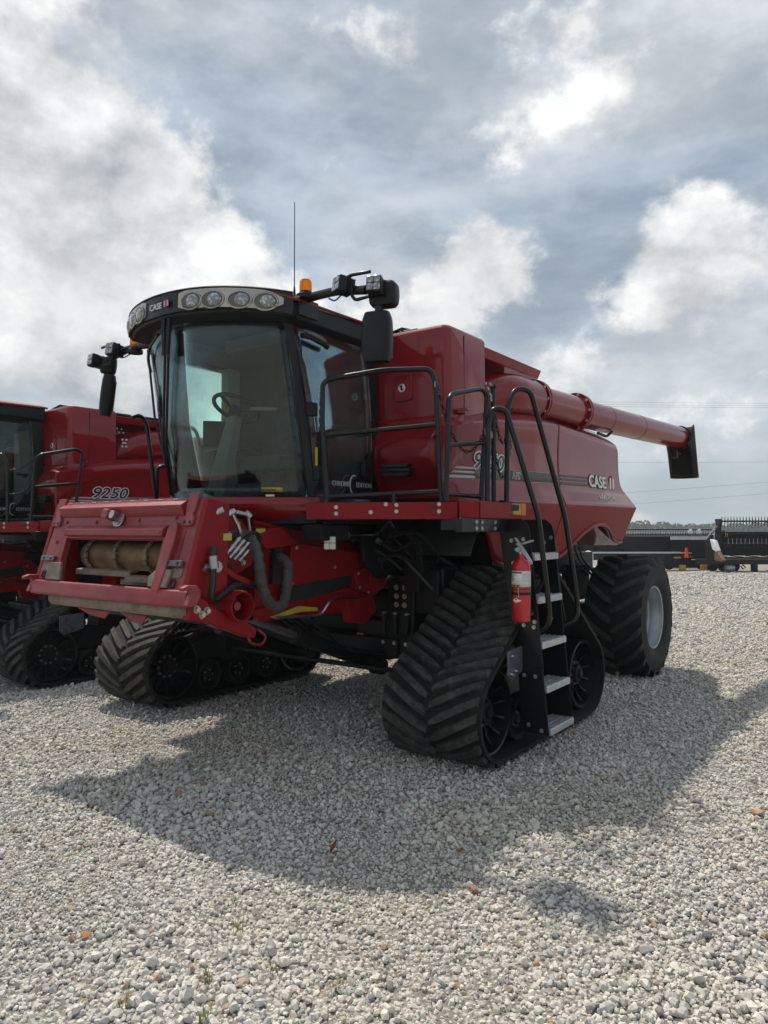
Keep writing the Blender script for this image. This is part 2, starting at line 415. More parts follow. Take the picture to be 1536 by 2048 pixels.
# does s rise along the front face?
fs = min(range(200), key=lambda i: (path(i * PER / 200) - Vector((0, .2, .85))).length) * PER / 200
RISE = 1 if path(fs + .1).z > path(fs).z else -1
TX, TW = 1.66, .415
NL = 54; PITCH = PER / NL
_wheel_meshes = {}
def wheel_set(parent, sg):
    # idlers with ribs, hub and bolts on both faces; three rollers; drive wheel
    for cy, cz in ((.13, .375), (1.90, .375)):
        R0 = .312; P_ = [(.325, R0), (.33, R0 - .012), (.325, R0 - .028), (.20, R0 - .05), (.195, .10)]
        m = M().revo([((TX + x) * sg, r) for x, r in P_] + [((TX - x) * sg, r) for x, r in P_[::-1]], (0, cy, cz), 'X', 48)
        wl = O('idler_wheel', m, 'black_paint', parent)
        for fc in (1, -1):
            X = lambda x: (TX + fc * (x - TX)) * sg
            h = M().rev([(X(1.80), .115), (X(1.90), .115), (X(1.905), .085), (X(1.95), .08), (X(1.955), .045), (X(1.975), .04), (X(1.98), .0)], (0, cy, cz), 'X', 24)
            O('hub', h, 'mech_black', wl)
            for k in range(14):
                a = 2 * math.pi * k / 14 + .1
                u = Vector((0, math.cos(a), math.sin(a))); tq = Vector((0, -math.sin(a), math.cos(a))); secs = []
                for rr, x0, x1, hw in ((.11, 1.850, 1.905, .010), (.2, 1.850, 1.90, .008), (.27, 1.850, 1.935, .007), (.286, 1.850, 1.965, .007)):
                    b = Vector((0, cy, cz)) + u * rr
                    secs.append([b + tq * hw + Vector((X(x0), 0, 0)), b + tq * hw + Vector((X(x1), 0, 0)), b - tq * hw + Vector((X(x1), 0, 0)), b - tq * hw + Vector((X(x0), 0, 0))])
                O('spoke', M().strip(secs), 'black_paint', wl)
            for k in range(10):
                a = 2 * math.pi * k / 10
                bolt(wl, (X(1.905), cy + .098 * math.cos(a), cz + .098 * math.sin(a)), (sg * fc, 0, 0), .013, .02, 'steel', 'wheel_nut')
    for cy in (.62, 1.03, 1.44):
        P_ = [(.30, .155), (.305, .14), (.29, .12), (.24, .11), (.24, .05)]
        m = M().revo([((TX + x) * sg, r) for x, r in P_] + [((TX - x) * sg, r) for x, r in P_[::-1]], (0, cy, .218), 'X', 32)
        rl = O('track_roller', m, 'rubber', parent)
        for fc in (1, -1):
            X = lambda x: (TX + fc * (x - TX)) * sg
            O('hub', M().rev([(X(1.88), .075), (X(1.93), .07), (X(1.94), .035), (X(1.955), .03)], (0, cy, .218), 'X', 20), 'mech_black', rl)
            for k in range(5):
                a = 2 * math.pi * k / 5
                bolt(rl, (X(1.932), cy + .052 * math.cos(a), .218 + .052 * math.sin(a)), (sg * fc, 0, 0), .009, .01, 'steel', 'wheel_nut')
    m = M().revo([(x * sg, r) for x, r in ((1.40, .30), (1.90, .30), (1.92, .27), (1.86, .25), (1.86, .10), (1.40, .10))], (0, 1.03, 1.02), 'X', 40)
    O('drive_wheel', m, 'mech_black', parent)
    fr = M().px([(.25, .36), (1.83, .36), (1.8, .50), (1.25, .62), (1.2, 1.1), (.85, 1.1), (.8, .62), (.28, .50)], 1.50 * sg, 1.78 * sg)
    f_ = O('track_frame', fr, 'mech_black', parent, bev=.01)
    O('guard_plate', M().px([(.45, .40), (1.62, .40), (1.5, .62), (.6, .62)], 1.86 * sg, 1.875 * sg), 'black_paint', f_, bev=.004)

def make_track(sg):
    m = M(); N = 150; secs = []
    X0, X1 = (TX - TW) * sg, (TX + TW) * sg
    for i in range(N):
        s = i * PER / N
        secs.append([belt_pt(s, X0, 0), belt_pt(s, X1, 0), belt_pt(s, X1, -.028), belt_pt(s, X0, -.028)])
    m.strip(secs + [secs[0]]); m.f.pop(); m.f.pop()
    belt = O('rubber_track', m, 'rubber', root, smooth=50)
    belt['label'] = 'near rubber track with chevron lugs' if sg > 0 else 'far rubber track with chevron lugs'
    for half in (-1, 1):
        for k in range(NL):
            s0 = k * PITCH + (PITCH / 2 if half > 0 else 0); secs = []
            rnd = random.Random(k * 7 + half); j1 = rnd.uniform(-.006, .006); hh = .042 + rnd.uniform(-.004, .003)
            for i in range(6):
                t = i / 5; v = lerp(.014, TW - .022, t); so = RISE * (.50 * v + j1 * t)
                wb = .036 if i else .026; wt = .026 if i else .016
                if i == 5: wb, wt = .036, .026
                hx = hh * (1.0 if 0 < i < 5 else .82)
                x = (TX + half * v) * sg
                secs.append([belt_pt(s0 + so - wb, x, -.002), belt_pt(s0 + so - wt, x, hx), belt_pt(s0 + so + wt, x, hx), belt_pt(s0 + so + wb, x, -.002)])
            O('lug', M().strip(secs), 'lug_rubber', belt)
    wheel_set(root, sg)
for sg in (1, -1):
    seen_ = set(root.children); make_track(sg)
    if sg < 0:
        for o in set(root.children) - seen_: o.location.y = -.26    # the far track stands a little further forward

# ---------------------------------------------------------------- rear wheels
def make_tyre(sg):
    cy, cz, xo, xi = 4.20, .675, 2.02, 1.37; xm = (xo + xi) / 2; hw = (xo - xi) / 2
    prof = []
    def surf(u):                                       # u -1..1 across the tread, returns (dx, r)
        return u * hw, .672 - .035 * abs(u) ** 2.6
    side = [(hw * 1.00, .60), (hw * 1.04, .53), (hw * 1.0, .44), (hw * .90, .375), (hw * .80, .352)]
    pr_ = [(x, r) for x, r in [(-a, b) for a, b in side[::-1]]] + [surf(-1 + 2 * i / 12) for i in range(13)] + side
    m = M().rev([((xm + x) * sg, r) for x, r in pr_], (0, cy, cz), 'X', 72); m.f.pop(); m.f.pop()
    t = O('rear_tyre', m, 'tyre_rubber', root, smooth=50)
    n = 20
    for half in (-1, 1):
        for k in range(n):
            a0 = 2 * math.pi * (k + (.5 if half > 0 else 0)) / n; secs = []
            for i in range(8):
                tt = i / 7; u = lerp(.02, 1.10, tt)
                # lugs sweep: V pointing down on the front face
                ang = a0 + .40 * (tt ** 1.3)
                if u <= 1: dx, r = u * hw, .672 - .035 * u ** 2.6
                else: dx, r = hw * 1.03, .60
                hgt = .058 if u <= 1 else .018
                wdt = .046 if i else .03
                loop = []
                for ww, hh in ((-wdt, -.006), (-wdt * .72, hgt), (wdt * .72, hgt), (wdt, -.006)):
                    rr = r + hh; aa = ang + ww / .68
                    loop.append(Vector(((xm + half * dx) * sg, cy - rr * math.cos(aa), cz + rr * math.sin(aa))))
                secs.append(loop)
            O('lug', M().strip(secs), 'tyre_lug', t, bev=.008)
    rim = M().revo([((xm + x) * sg, r) for x, r in ((hw * .84, .375), (hw * .90, .365), (hw * .88, .345), (hw * .70, .335), (hw * .64, .315), (hw * .45, .305), (hw * .40, .285), (hw * .1, .275), (hw * .05, .10), (-hw * .1, .10), (-hw * .1, .25), (-hw * .8, .30), (-hw * .84, .375))], (0, cy, cz), 'X', 56)
    rm = O('wheel_rim', rim, 'rim_grey', root)
    O('hub', M().rev([((xm) * sg, .11), ((xm + .09) * sg, .10), ((xm + .11) * sg, .07), ((xm + .14) * sg, .06), ((xm + .145) * sg, 0)], (0, cy, cz), 'X', 24), 'rim_grey', rm)
    for k in range(10):
        a = 2 * math.pi * k / 10
        bolt(rm, ((xm + .03) * sg, cy + .16 * math.cos(a), cz + .16 * math.sin(a)), (sg, 0, 0), .014, .025, 'steel', 'wheel_nut')
for sg in (1, -1): make_tyre(sg)
ax = M().bx(-1.5, 1.5, 4.08, 4.32, .56, .80)
O('rear_axle', ax, 'mech_black', root, bev=.02)
O('axle_support', M().bx(-.5, .5, 3.9, 4.5, .78, 1.45), 'mech_black', root, bev=.02)
for sg in (1, -1):
    O('steering_bracket', M().bx(1.02 * sg, 1.22 * sg, 3.75, 4.15, .86, 1.28).tube([(1.18 * sg, 3.75, .9), (1.2 * sg, 3.74, 1.25), (1.1 * sg, 3.8, 1.6)], .018, 6, .1), 'mech_black', root, bev=.008)
O('bracket_top', M().bx(.98, 1.26, 3.70, 4.05, 1.282, 1.296), 'steel', root)
m = M()
for dx, dy in ((0, 0), (.05, .02), (.11, .0)):
    m.tube([(1.12 + dx, 3.72 + dy, 1.62), (1.16 + dx, 3.78 + dy, 1.35), (1.25 + dx, 4.0 + dy, 1.15)], .014, 6, .1)
O('hydraulic_hose', m, 'hose', root)

# ---------------------------------------------------------------- body shell
def ztop(y): return pw(y, [(.1, 2.52), (.4, 2.60), (.9, 2.70), (1.4, 2.765), (1.75, 2.80), (2.1, 2.795), (2.8, 2.80), (3.45, 2.80), (4.6, 2.80)])
def zbot_f(y):
    return pw(y, [(.1, 1.86), (.55, 1.84), (.72, 1.74), (.85, 1.60), (.98, 1.46), (1.15, 1.40), (2.2, 1.40)])
def zbot_r(y):
    return pw(y, [(2.1, 1.405), (2.35, 1.42), (2.5, 1.47), (2.7, 1.60), (2.9, 1.70), (3.1, 1.755), (3.35, 1.76), (3.6, 1.71), (3.85, 1.60), (4.0, 1.56), (4.15, 1.545), (4.5, 1.58)])
def xs_plan(y): return pw(y, [(.12, 1.54), (.3, 1.595), (.6, 1.64), (1.0, 1.67), (1.6, 1.695), (2.4, 1.70), (3.4, 1.70), (4.5, 1.67)])
def xprof(y, z):
    zt = ztop(y); zc = pw(y, [(.1, 2.49), (.9, 2.61), (2.1, 2.715), (3.8, 2.68)])
    zs = pw(y, [(.1, 2.08), (4.4, 2.14)]); zl = pw(y, [(.1, 1.93), (4.4, 1.97)])
    if z >= zc: d = lerp(-.015, -.16, min(1, (z - zc) / max(.02, zt - zc)) ** 1.2)
    elif z >= zs: d = lerp(-.015, -.028, math.sin(math.pi * (z - zs) / (zc - zs)))
    elif z >= zl: d = lerp(-.018, .045, (zs - z) / (zs - zl))
    else: d = lerp(.045, -.155, min(1, (zl - z) / .55))
    # sunken field behind the stripes, bounded by an arch that rises from the front
    if zs < z < zc:
        za = pw(y, [(.10, 2.05), (.22, 2.18), (.40, 2.33), (.65, 2.45), (1.0, 2.535), (1.5, 2.575), (2.0, 2.58)])
        d -= .030 * smooth01((za - z) / .035) * smooth01((z - zs) / .03) * smooth01((2.05 - y) / .9)
    return xs_plan(y) + d
def yrear(z): return pw(z, [(1.5, 4.28), (1.97, 4.40), (2.12, 4.18), (2.2, 3.98), (2.32, 3.93), (2.62, 3.88), (2.72, 3.72), (2.80, 3.50)])
def panel(name, y0, y1, zb, sg, rear):
    cols = 84
    RV = [0, .25, .5, .75] + [1 + i / 12 for i in range(12)] + [2, 2.25, 2.5, 2.75] + [3 + i / 8 for i in range(9)]
    rows = len(RV) - 1
    def zrow(y, v):
        zc = pw(y, [(.1, 2.49), (.9, 2.61), (2.1, 2.715), (3.8, 2.68)]); zs = pw(y, [(.1, 2.08), (4.4, 2.14)]); zl = pw(y, [(.1, 1.93), (4.4, 1.97)])
        K = [ztop(y), zc, zs, zl, zb(y)]; q = RV[min(rows, int(round(v * rows)))]; i = min(3, int(q))
        return max(lerp(K[i], K[i + 1], q - i), zb(y))
    def f(u, v):
        yb = lerp(y0, y1, u)
        z = zrow(yb, v); y = yb
        if rear:
            ye = yrear(zrow(lerp(y0, 4.2, u), v)); y = lerp(y0, ye, u); z = zrow(y, v)
        return (xprof(y, z) * sg, y, z)
    o = O(name, M().grid(f, cols, rows), 'red_paint', root, solid=.014, smooth=60)
    o.data.materials.append(MAT['red_shade_finish'])          # dull red below the crease paints in a dark, shaded reflection
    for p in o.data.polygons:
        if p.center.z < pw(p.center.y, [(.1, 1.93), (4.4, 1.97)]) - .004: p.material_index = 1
    return o
def conform(o, lift):                                  # lay lettering on the curved side panel
    p = o.location.copy(); sx = o.scale[0]
    for v in o.data.vertices:
        y, z = p.y + v.co.x * sx, p.z + v.co.y; v.co = (xprof(y, z) + .007 + lift + v.co.z, y, z)
    o.location = (0, 0, 0); o.rotation_euler = (0, 0, 0); o.scale = (1, 1, 1); return o
SP = {}
for sg in (1, -1):
    SP['f', sg] = panel('side_panel', .13, 2.085, zbot_f, sg, False)
    SP['r', sg] = panel('rear_side_panel', 2.10, 4.2, zbot_r, sg, True)
    # rolled wheel-arch lip
    pts_ = [(xprof(y, zbot_r(y)) * sg + .012 * sg, y, zbot_r(y)) for y in [2.35 + i * .1 for i in range(20)]]
    O('arch_lip', M().tube(pts_, .020, 6), 'dusty_red', SP['r', sg])
    pts_ = [(xprof(y, zbot_f(y)) * sg, y, zbot_f(y)) for y in [.2 + i * .1 for i in range(15)]]
    O('arch_lip', M().tube(pts_, .014, 6), 'red_paint', SP['f', sg])
core = M().bx(-1.50, 1.50, .45, 3.70, 1.95, 2.62).bx(-1.40, 1.40, 1.25, 2.3, 1.25, 1.96).bx(-1.42, 1.42, 2.3, 4.1, 1.78, 1.96)
O('body_core', core, 'mech_black', root)
O('chassis_rail', M().bx(.95, 1.10, .5, 4.6, 1.18, 1.42).bx(-1.10, -.95, .5, 4.6, 1.18, 1.42), 'mech_black', root, bev=.01)
O('engine_deck', M().bx(-1.48, 1.48, 2.0, 3.75, 2.60, 2.86), 'red_paint', root, bev=.05)
O('rear_hood', M().px([(3.6, 2.7), (3.95, 2.5), (4.1, 2.15), (4.45, 1.95), (4.4, 1.5), (3.6, 1.78)], -1.5, 1.5), 'red_paint', root, bev=.03)
# stripes and lettering on the left side
def stripe(z0, z1, y0, y1, mt, par, sl=.0, n=26, slant=.0, pr=.004):
    def f(u, v):
        y = lerp(y0, y1, u) ; z = lerp(z0, z1, v) + sl * (y - .3); yy = y + slant * v * (1 - u)
        return (xprof(yy, z) + .007 + pr, yy, z)
    return O('stripe', M().grid(f, n, 2), mt, par, solid=.003)
for par, ya, yb in ((SP['f', 1], None, 2.075), (SP['r', 1], 2.11, 2.86)):
    stripe(2.105, 2.135, ya or .215, yb, 'silver_print' if ya is None else 'dark_print', par, .022, slant=.05)
    stripe(2.150, 2.170, ya or .275, yb, 'silver_print' if ya is None else 'dark_print', par, .022, slant=.04)
    stripe(2.185, 2.205, ya or .315, yb, 'silver_print' if ya is None else 'dark_print', par, .022, slant=.04)
stripe(2.112, 2.202, 1.15, 2.075, 'dark_print', SP['f', 1], .022, pr=.006)
stripe(2.112, 2.202, .58, 1.16, 'grey_trim', SP['f', 1], .022, pr=.0052)
for bo, mt, dx in ((.0125, 'white_print', 0), (.002, 'black_print', .003)):
    conform(text('9250', (0, .55, 2.205), .19, mt, SP['f', 1], shear=.28, bold=bo, xs=1.22), .008 + dx)
conform(text('AFS', (0, 1.17, 2.150), .088, 'white_print', SP['f', 1], bold=.003, shear=.2), .009)
conform(text('AFS', (0, 1.17, 2.150), .088, 'black_print', SP['f', 1], bold=-.002, shear=.2), .012)
conform(text('CASE', (0, 2.88, 2.165), .175, 'black_print', SP['r', 1], bold=.012, xs=1.27), .005)
conform(text('CASE', (0, 2.88, 2.165), .175, 'white_print', SP['r', 1], bold=.004, xs=1.27), .009)
def logo(par, o, ux, uz, n, h, wh='white_print'):
    # the I inside the H: two posts, a dotted i between
    o, ux, uz, n = Vector(o), Vector(ux), Vector(uz), Vector(n)
    def blk(a0, a1, b0, b1, d): return M().prism([(a0, b0), (a1, b0), (a1, b1), (a0, b1)], lambda a, b, k: o + ux * a * h + uz * b * h + n * k, 0, d)
    for a in (0, .80): O('emblem', blk(a - .05, a + .39, -.04, 1.04, .003), 'black_print', par); O('emblem', blk(a, a + .34, 0, 1, .006), wh, par)
    O('emblem', blk(.36, .78, .04, .96, .005), 'red_print', par); O('emblem', blk(.45, .70, 1.04, 1.25, .005), 'red_print', par)
logo(SP['r', 1], (xprof(3.6, 2.23) + .010, 3.545, 2.165), (0, 1, 0), (0, 0, 1), (1, 0, 0), .125)
conform(text('AXIAL-FLOW', (0, 3.13, 2.035), .08, 'white_print', SP['r', 1], bold=.0006, xs=1.1), .004)

# ---------------------------------------------------------------- grain tank and front wall
def tank_sec(z, x1, y0, y1, x0=-.92):
    r = .07; c = [(x0, y0)]
    for i in range(5):
        a = math.pi / 2 * i / 4; c.append((x1 - r + r * math.sin(a), y0 + r - r * math.cos(a)))
    c += [(x1, y1), (x0, y1)]
    return [Vector((a, b, z)) for a, b in c]
tk = M().strip([tank_sec(2.40, 1.50, .34, .93), tank_sec(2.9, 1.51, .31, .93), tank_sec(3.315, 1.505, .30, .93), tank_sec(3.345, 1.485, .32, .92)])
TK = O('grain_tank', tk, 'red_paint', root, smooth=45, bev=.006)
O('panel_seam', M().bx(1.5065, 1.511, .565, .571, 2.6, 3.30), 'black_print', TK)
O('access_hatch', M().py([(.985, 2.78), (1.0, 2.765), (1.155, 2.765), (1.17, 2.78), (1.17, 2.965), (1.155, 2.98), (1.0, 2.98), (.985, 2.965)], .30, .318), 'red_paint', TK, bev=.004)
dc = O('decal', M().cyl((1.072, .303, 2.872), (1.072, .296, 2.872), .034, n=24), 'white_print', TK)
m = M().bx(1.064, 1.080, .291, .2965, 2.852, 2.884).cyl((1.072, .2965, 2.89), (1.072, .291, 2.89), .009, n=10).prism([(-.028, -.004), (.028, -.004), (.028, .004), (-.028, .004)], lambda a, b, o: (1.072 + (a - b) * .7, o, 2.872 - (a + b) * .7), .291, .2965)
O('pictogram', m, 'black_print', dc)
tu = M().strip([tank_sec(3.20, 1.47, .90, 2.10, -1.4), tank_sec(3.285, 1.50, .90, 2.12, -1.4)])
O('tank_rim', tu, 'red_paint', TK, bev=.006)
O('tank_wall', M().bx(-1.45, 1.10, .9, 2.1, 2.55, 3.22), 'red_paint', TK)
m = M().bx(-.85, 1.25, .40, 2.0, 3.34, 3.37).bx(.78, 1.12, .45, .60, 3.35, 3.40).tube([(.8, .42, 3.37), (.95, .46, 3.42), (1.3, .9, 3.36)], .018, 6)
O('tank_cover', m, 'black_plastic', TK, bev=.008)
m = M()
for i in range(6): bolt(TK, (1.3, 1.0 + i * .03, 3.15 - (i % 2) * .05), (1, 0, 0), .011, .01)
# lower front fender with vents beside the cab
def fend(u, v):
    x = lerp(.78, 1.56, u); z = lerp(2.62, 1.955, v)
    bul = .10 * math.sin(math.pi * min(1, v * 1.15)) * (1 - max(0, (u - .80) / .2) ** 2 * .7) * smooth01(v * 3)
    y = .325 - bul + (.14 * max(0, (u - .86) / .14) ** 2)
    return (x, y, z)
FE = O('front_fender', M().grid(fend, 30, 24), 'red_paint', root, solid=.012, smooth=60)
def crease(u, v):
    x = lerp(.85, 1.5, u); z = lerp(2.52, 1.99, v) - .12 * (1 - u) ** 2
    if z < 1.97: z = 1.97
    y = fend((x - .78) / .78, (2.62 - z) / .665)[1] - .026 * smooth01(min(u, 1 - u) * 7) * smooth01(min(v, 1 - v) * 7)
    return (x, y + .004, z)
O('raised_panel', M().grid(crease, 26, 22), 'red_paint', FE, solid=.006, smooth=60)
for i in range(3):
    z = 2.225 - i * .036
    w0 = .02 if i != 1 else 0
    m = M().py([(.965 + w0, z - .012), (1.24 - w0, z - .012 - .008), (1.25 - w0 * .5, z + .002), (1.24 - w0, z + .012 - .008), (.965 + w0, z + .012), (.955 + w0, z)], .150, .21)
    O('vent_slot', m, 'black_print', FE)
O('tank_knob', M().rev([(0, .03), (.02, .028), (.03, .05), (.055, .05), (.065, .03)], (1.52, .48, 2.61), 'Z', 12).bx(1.50, 1.6, .46, .50, 2.66, 2.68), 'red_paint', root)

# ---------------------------------------------------------------- unloading auger
A0, A1 = Vector((1.44, 1.62, 2.955)), Vector((1.76, 6.5, 3.035)); AD = (A1 - A0).normalized()
def ap(t): return A0.lerp(A1, t)
aq = AD.to_track_quat('Z', 'Y').to_matrix()
au = M().cyl(ap(0), ap(.27), .168, n=32).cyl(ap(.27), ap(.995), .155, n=32)
AU = O('unloading_auger', au, 'red_paint', root, smooth=50)
el = M().tube([(1.0, .95, 2.62), (1.20, 1.15, 2.84), ap(-.03), ap(.06)], lambda t: .27 - .07 * t, 24, .3, 8)
EL = O('auger_elbow', el, 'red_paint', root, smooth=60)
for k in range(8):
    bolt(EL, (1.44 + .02 * (k % 2), 1.06 + .045 * (k % 3), 2.90 + .045 * (k // 3)), (1, -.3, .3), .012, .01)
for t, r in ((.065, .215), (.262, .205)):
    fl = O('flange', M().cyl(ap(t), ap(t + .006), r, n=32).cyl(ap(t + .009), ap(t + .015), r, n=32), 'red_paint', AU, bev=.003)
    for k in range(10):
        a = 2 * math.pi * k / 10
        p = ap(t - .002) + aq @ Vector((math.cos(a) * (r - .02), math.sin(a) * (r - .02), 0)); bolt(fl, p, -AD, .014, .014)
for t in (.42, .62): O('seam', M().cyl(ap(t), ap(t + .0016), .1572, n=32), 'dusty_red', AU)
O('auger_lamp', M().tube([ap(.87) + Vector((.05, 0, -.17)), ap(.885) + Vector((.06, 0, -.25)), ap(.9) + Vector((.05, 0, -.22))], .012, 6, .04).box(ap(.885) + Vector((.06, 0, -.28)), (.08, .08, .08)).tube([ap(.9) + Vector((.05, 0, -.2)), ap(.93) + Vector((.07, 0, -.26)), ap(.96) + Vector((.03, 0, -.18))], .012, 6, .04), 'mech_black', AU)
O('elbow_pipe', M().tube([ap(.35) + Vector((.08, 0, -.2)), ap(.40) + Vector((.08, 0, -.22)), ap(.43) + Vector((.08, 0, -.15))], .016, 6, .05), 'mech_black', AU)
# black rubber spout hanging from the end
e = ap(.985)
def spout(u, v):
    a = lerp(-2.35, 2.35, u); d = v
    cx = .20 * math.sin(a); cyy = .17 * math.cos(a) * (1 if abs(a) < 2.0 else .8)
    top = e + Vector((cx * .95, -.10 + cyy * 1.45, .17))
    bot = e + Vector((cx * .95, .17 + cyy * .85, -.57))
    p = top.lerp(bot, d)
    if abs(a) > 1.6 and d < .5: p.z -= (.5 - d) * .5 * min(1, (abs(a) - 1.6) / .5)
    return p
SPT = O('discharge_spout', M().grid(spout, 30, 10), 'tyre_rubber', root, solid=.014, smooth=60, label='black rubber spout at the end of the auger')
O('spout_clamp', M().tube([ap(.965) + aq @ Vector((math.cos(a) * .162, math.sin(a) * .162, 0)) for a in [i * math.pi / 12 for i in range(24)]], .012, 6, closed=True), 'mech_black', SPT)

# ---------------------------------------------------------------- cab
CW = .80
def ws_y(x, z):
    y0 = pw(z, [(1.90, -.955), (2.5, -1.10), (3.22, -1.19)]); yp = pw(z, [(1.90, -.50), (2.5, -.60), (3.22, -.76)])
    k = abs(x) / CW
    return y0 + (yp - y0) * k ** 2
def wsp(x, z, o=0.0): return Vector((x, ws_y(x, z) - o, z))
GL = O('windshield', M().grid(lambda u, v: wsp(lerp(-CW + .02, CW - .02, u), lerp(1.93, 3.25, v)), 28, 14), 'windshield_glass', root, solid=.006, smooth=60)
def pillar(name, f0, f1, wd=.05, mt='black_paint', n=10):
    m = M(); secs = []
    for i in range(n + 1):
        t = i / n; a = Vector(f0(t)); b = Vector(f1(t)); d = (b - a); nn = Vector((d.y, -d.x, 0)).normalized() * wd
        secs.append([a, b, b + nn, a + nn])
    return O(name, m.strip(secs), mt, root, bev=.006)
def yA(z): return pw(z, [(1.90, -.50), (2.5, -.60), (3.22, -.76)])
def yB(z): return pw(z, [(1.90, .21), (3.3, .14)])
def xs_(z): return CW + .045 * math.sin(math.pi * (z - 1.9) / 1.35)
for sg in (1, -1):
    pillar('front_pillar', lambda t: (sg * (CW - .01), yA(lerp(1.9, 3.22, t)) - .025, lerp(1.9, 3.22, t)), lambda t: (sg * (CW + .02), yA(lerp(1.9, 3.22, t)) + .03, lerp(1.9, 3.22, t)), .035 * (1 if sg < 0 else -1))
    pillar('rear_pillar', lambda t: (sg * (CW + .01), yB(lerp(1.9, 3.3, t)), lerp(1.9, 3.3, t)), lambda t: (sg * (CW + .03), yB(lerp(1.9, 3.3, t)) + .13, lerp(1.9, 3.3, t)), .05 * (1 if sg < 0 else -1))
    dg = O('door_glass', M().grid(lambda u, v: (sg * (xs_(lerp(1.93, 3.22, v)) + .012 * math.sin(math.pi * u)), lerp(yA(lerp(1.93, 3.22, v)) + .025, yB(lerp(1.93, 3.22, v)), u), lerp(1.93, 3.22, v)), 12, 14), 'side_glass', root, solid=.006, smooth=60)
    # dark printed lower rear corner with lettering
    if sg > 0:
        m = M().grid(lambda u, v: (xs_(lerp(1.95, 2.42, v)) + .022, lerp(.205 - .46 * (1 - v) ** 1.3, .205, u), lerp(1.95, 2.42, v)), 8, 10)
        O('corner_print', m, 'black_print', dg, solid=.003)
        text('CHROME', (.865, -.345, 2.045), .052, 'silver_print', dg, bold=.0006)
        text('EDITION', (.865, -.045, 2.045), .052, 'silver_print', dg, bold=.0006)
        arc = [(.866, -.075 + .05 * math.cos(a), 2.06 + .075 * math.sin(a)) for a in [1.2 + i * .25 for i in range(15)]]
        O('emblem', M().tube(arc, .006, 5), 'silver_print', dg)
        text('series', (.865, .09, 1.99), .03, 'silver_print', dg)
        O('door_handle', M().bx(.85, .90, .03, .07, 2.46, 2.50).bx(.885, .905, -.06, .09, 2.485, 2.51), 'black_plastic', dg, bev=.004)
        O('door_latch', M().bx(.86, .90, .02, .10, 2.12, 2.26), 'black_plastic', dg, bev=.008)
        for z in (2.60, 2.12):
            O('door_hinge', M().bx(.83, .885, yA(z) + .02, yA(z) + .09, z - .05, z + .05).cyl((.875, yA(z) + .06, z - .045), (.875, yA(z) + .06, z + .045), .016, n=10), 'black_plastic', dg, bev=.005)
        O('grab_bar', M().tube([(.86, yA(3.1) + .05, 3.13), (.875, yA(3.1) + .12, 3.135), (.875, yA(3.1) + .28, 3.11), (.865, yA(3.1) + .33, 3.10)], .022, 8, .05), 'black_plastic', dg)
# cab floor, back wall, roof lining
O('cab_floor', M().pz([(-.78, .2), (-.78, -.48), (-.5, -.76), (0, -.92), (.5, -.76), (.78, -.48), (.78, .2)], 1.86, 1.925), 'cab_trim', root)
O('cab_back_wall', M().bx(-.80, .80, .20, .26, 1.9, 3.25), 'cab_trim', root)
O('back_panel', M().bx(.30, .78, .15, .20, 2.0, 3.10), 'grey_trim', root, bev=.03)
O('roof_lining', M().pz([(-.74, .22), (-.74, -.62), (-.45, -.92), (0, -1.08), (.5, -.98), (.78, -.70), (.78, .22)], 3.222, 3.26).bx(.1, .7, -.75, -.2, 3.09, 3.19).bx(-.55, -.1, -.9, -.5, 3.12, 3.19), 'cab_trim', root, bev=.01)
# red sill under the windshield
def sill(u, v):
    x = lerp(-.86, .86, u); a = math.pi * v / 2
    yb = -.985 + .48 * (abs(x) / .82) ** 2.0
    z = lerp(1.945, 1.765, v); y = yb - .05 * math.sin(math.pi * v) + .10 * v
    return (x, y, z)
O('cab_sill', M().grid(sill, 40, 10), 'red_paint', root, solid=.02, smooth=60)
m = M().pz([(-.84, .3), (-.84, -.50), (-.5, -.72), (0, -.84), (.5, -.72), (.84, -.50), (.84, .3)], 1.75, 1.86)
O('cab_base', m, 'mech_black', root)
# cab interior: seat, column, wheel, monitor
ST = M().rev([(0, .13), (.18, .09), (.30, .08)], (.0, -.05, 1.92), 'Z', 14)
SE = O('operator_seat', ST.bx(-.24, .24, -.30, .16, 2.20, 2.33), 'seat_cloth', root, bev=.03)
O('backrest', M().px([(.05, 2.3), (.16, 2.3), (.22, 2.9), (.13, 2.92)], -.23, .23), 'seat_cloth', SE, bev=.03)
O('headrest', M().px([(.14, 2.93), (.22, 2.93), (.23, 3.08), (.16, 3.08)], -.13, .13), 'seat_cloth', SE, bev=.02)
O('armrest', M().bx(-.40, -.27, -.42, .05, 2.42, 2.50), 'cab_trim', SE, bev=.015)
cl = M().strip([[Vector((a * .11 + .05, -.72 + b * .10, 1.93)) for a, b in ((-1, -1), (1, -1), (1, 1), (-1, 1))], [Vector((a * .07 + .05, -.70 + b * .06, 2.25)) for a, b in ((-1, -1), (1, -1), (1, 1), (-1, 1))], [Vector((a * .05 + .07, -.61 + b * .045, 2.62)) for a, b in ((-1, -1), (1, -1), (1, 1), (-1, 1))]])
SC = O('steering_column', cl, 'grey_trim', root, bev=.02)
swr = Euler((R(-28), 0, 0)).to_matrix(); swc = Vector((.07, -.60, 2.68))
sw = M().tube([swc + swr @ Vector((.19 * math.cos(a), .19 * math.sin(a), 0)) for a in [i * math.pi / 16 for i in range(32)]], .017, 8, closed=True)
SW = O('steering_wheel', sw, 'black_plastic', root)
m = M()
for a in (.5, 2.6, 4.71): m.bar(swc + swr @ Vector((0, 0, -.03)), swc + swr @ Vector((.185 * math.cos(a), .185 * math.sin(a), 0)), .035, .012)
O('spokes', m.rev([(-.08, .05), (0, .055), (.01, .04)], swc, 'Z', 14, swr), 'black_plastic', SW)
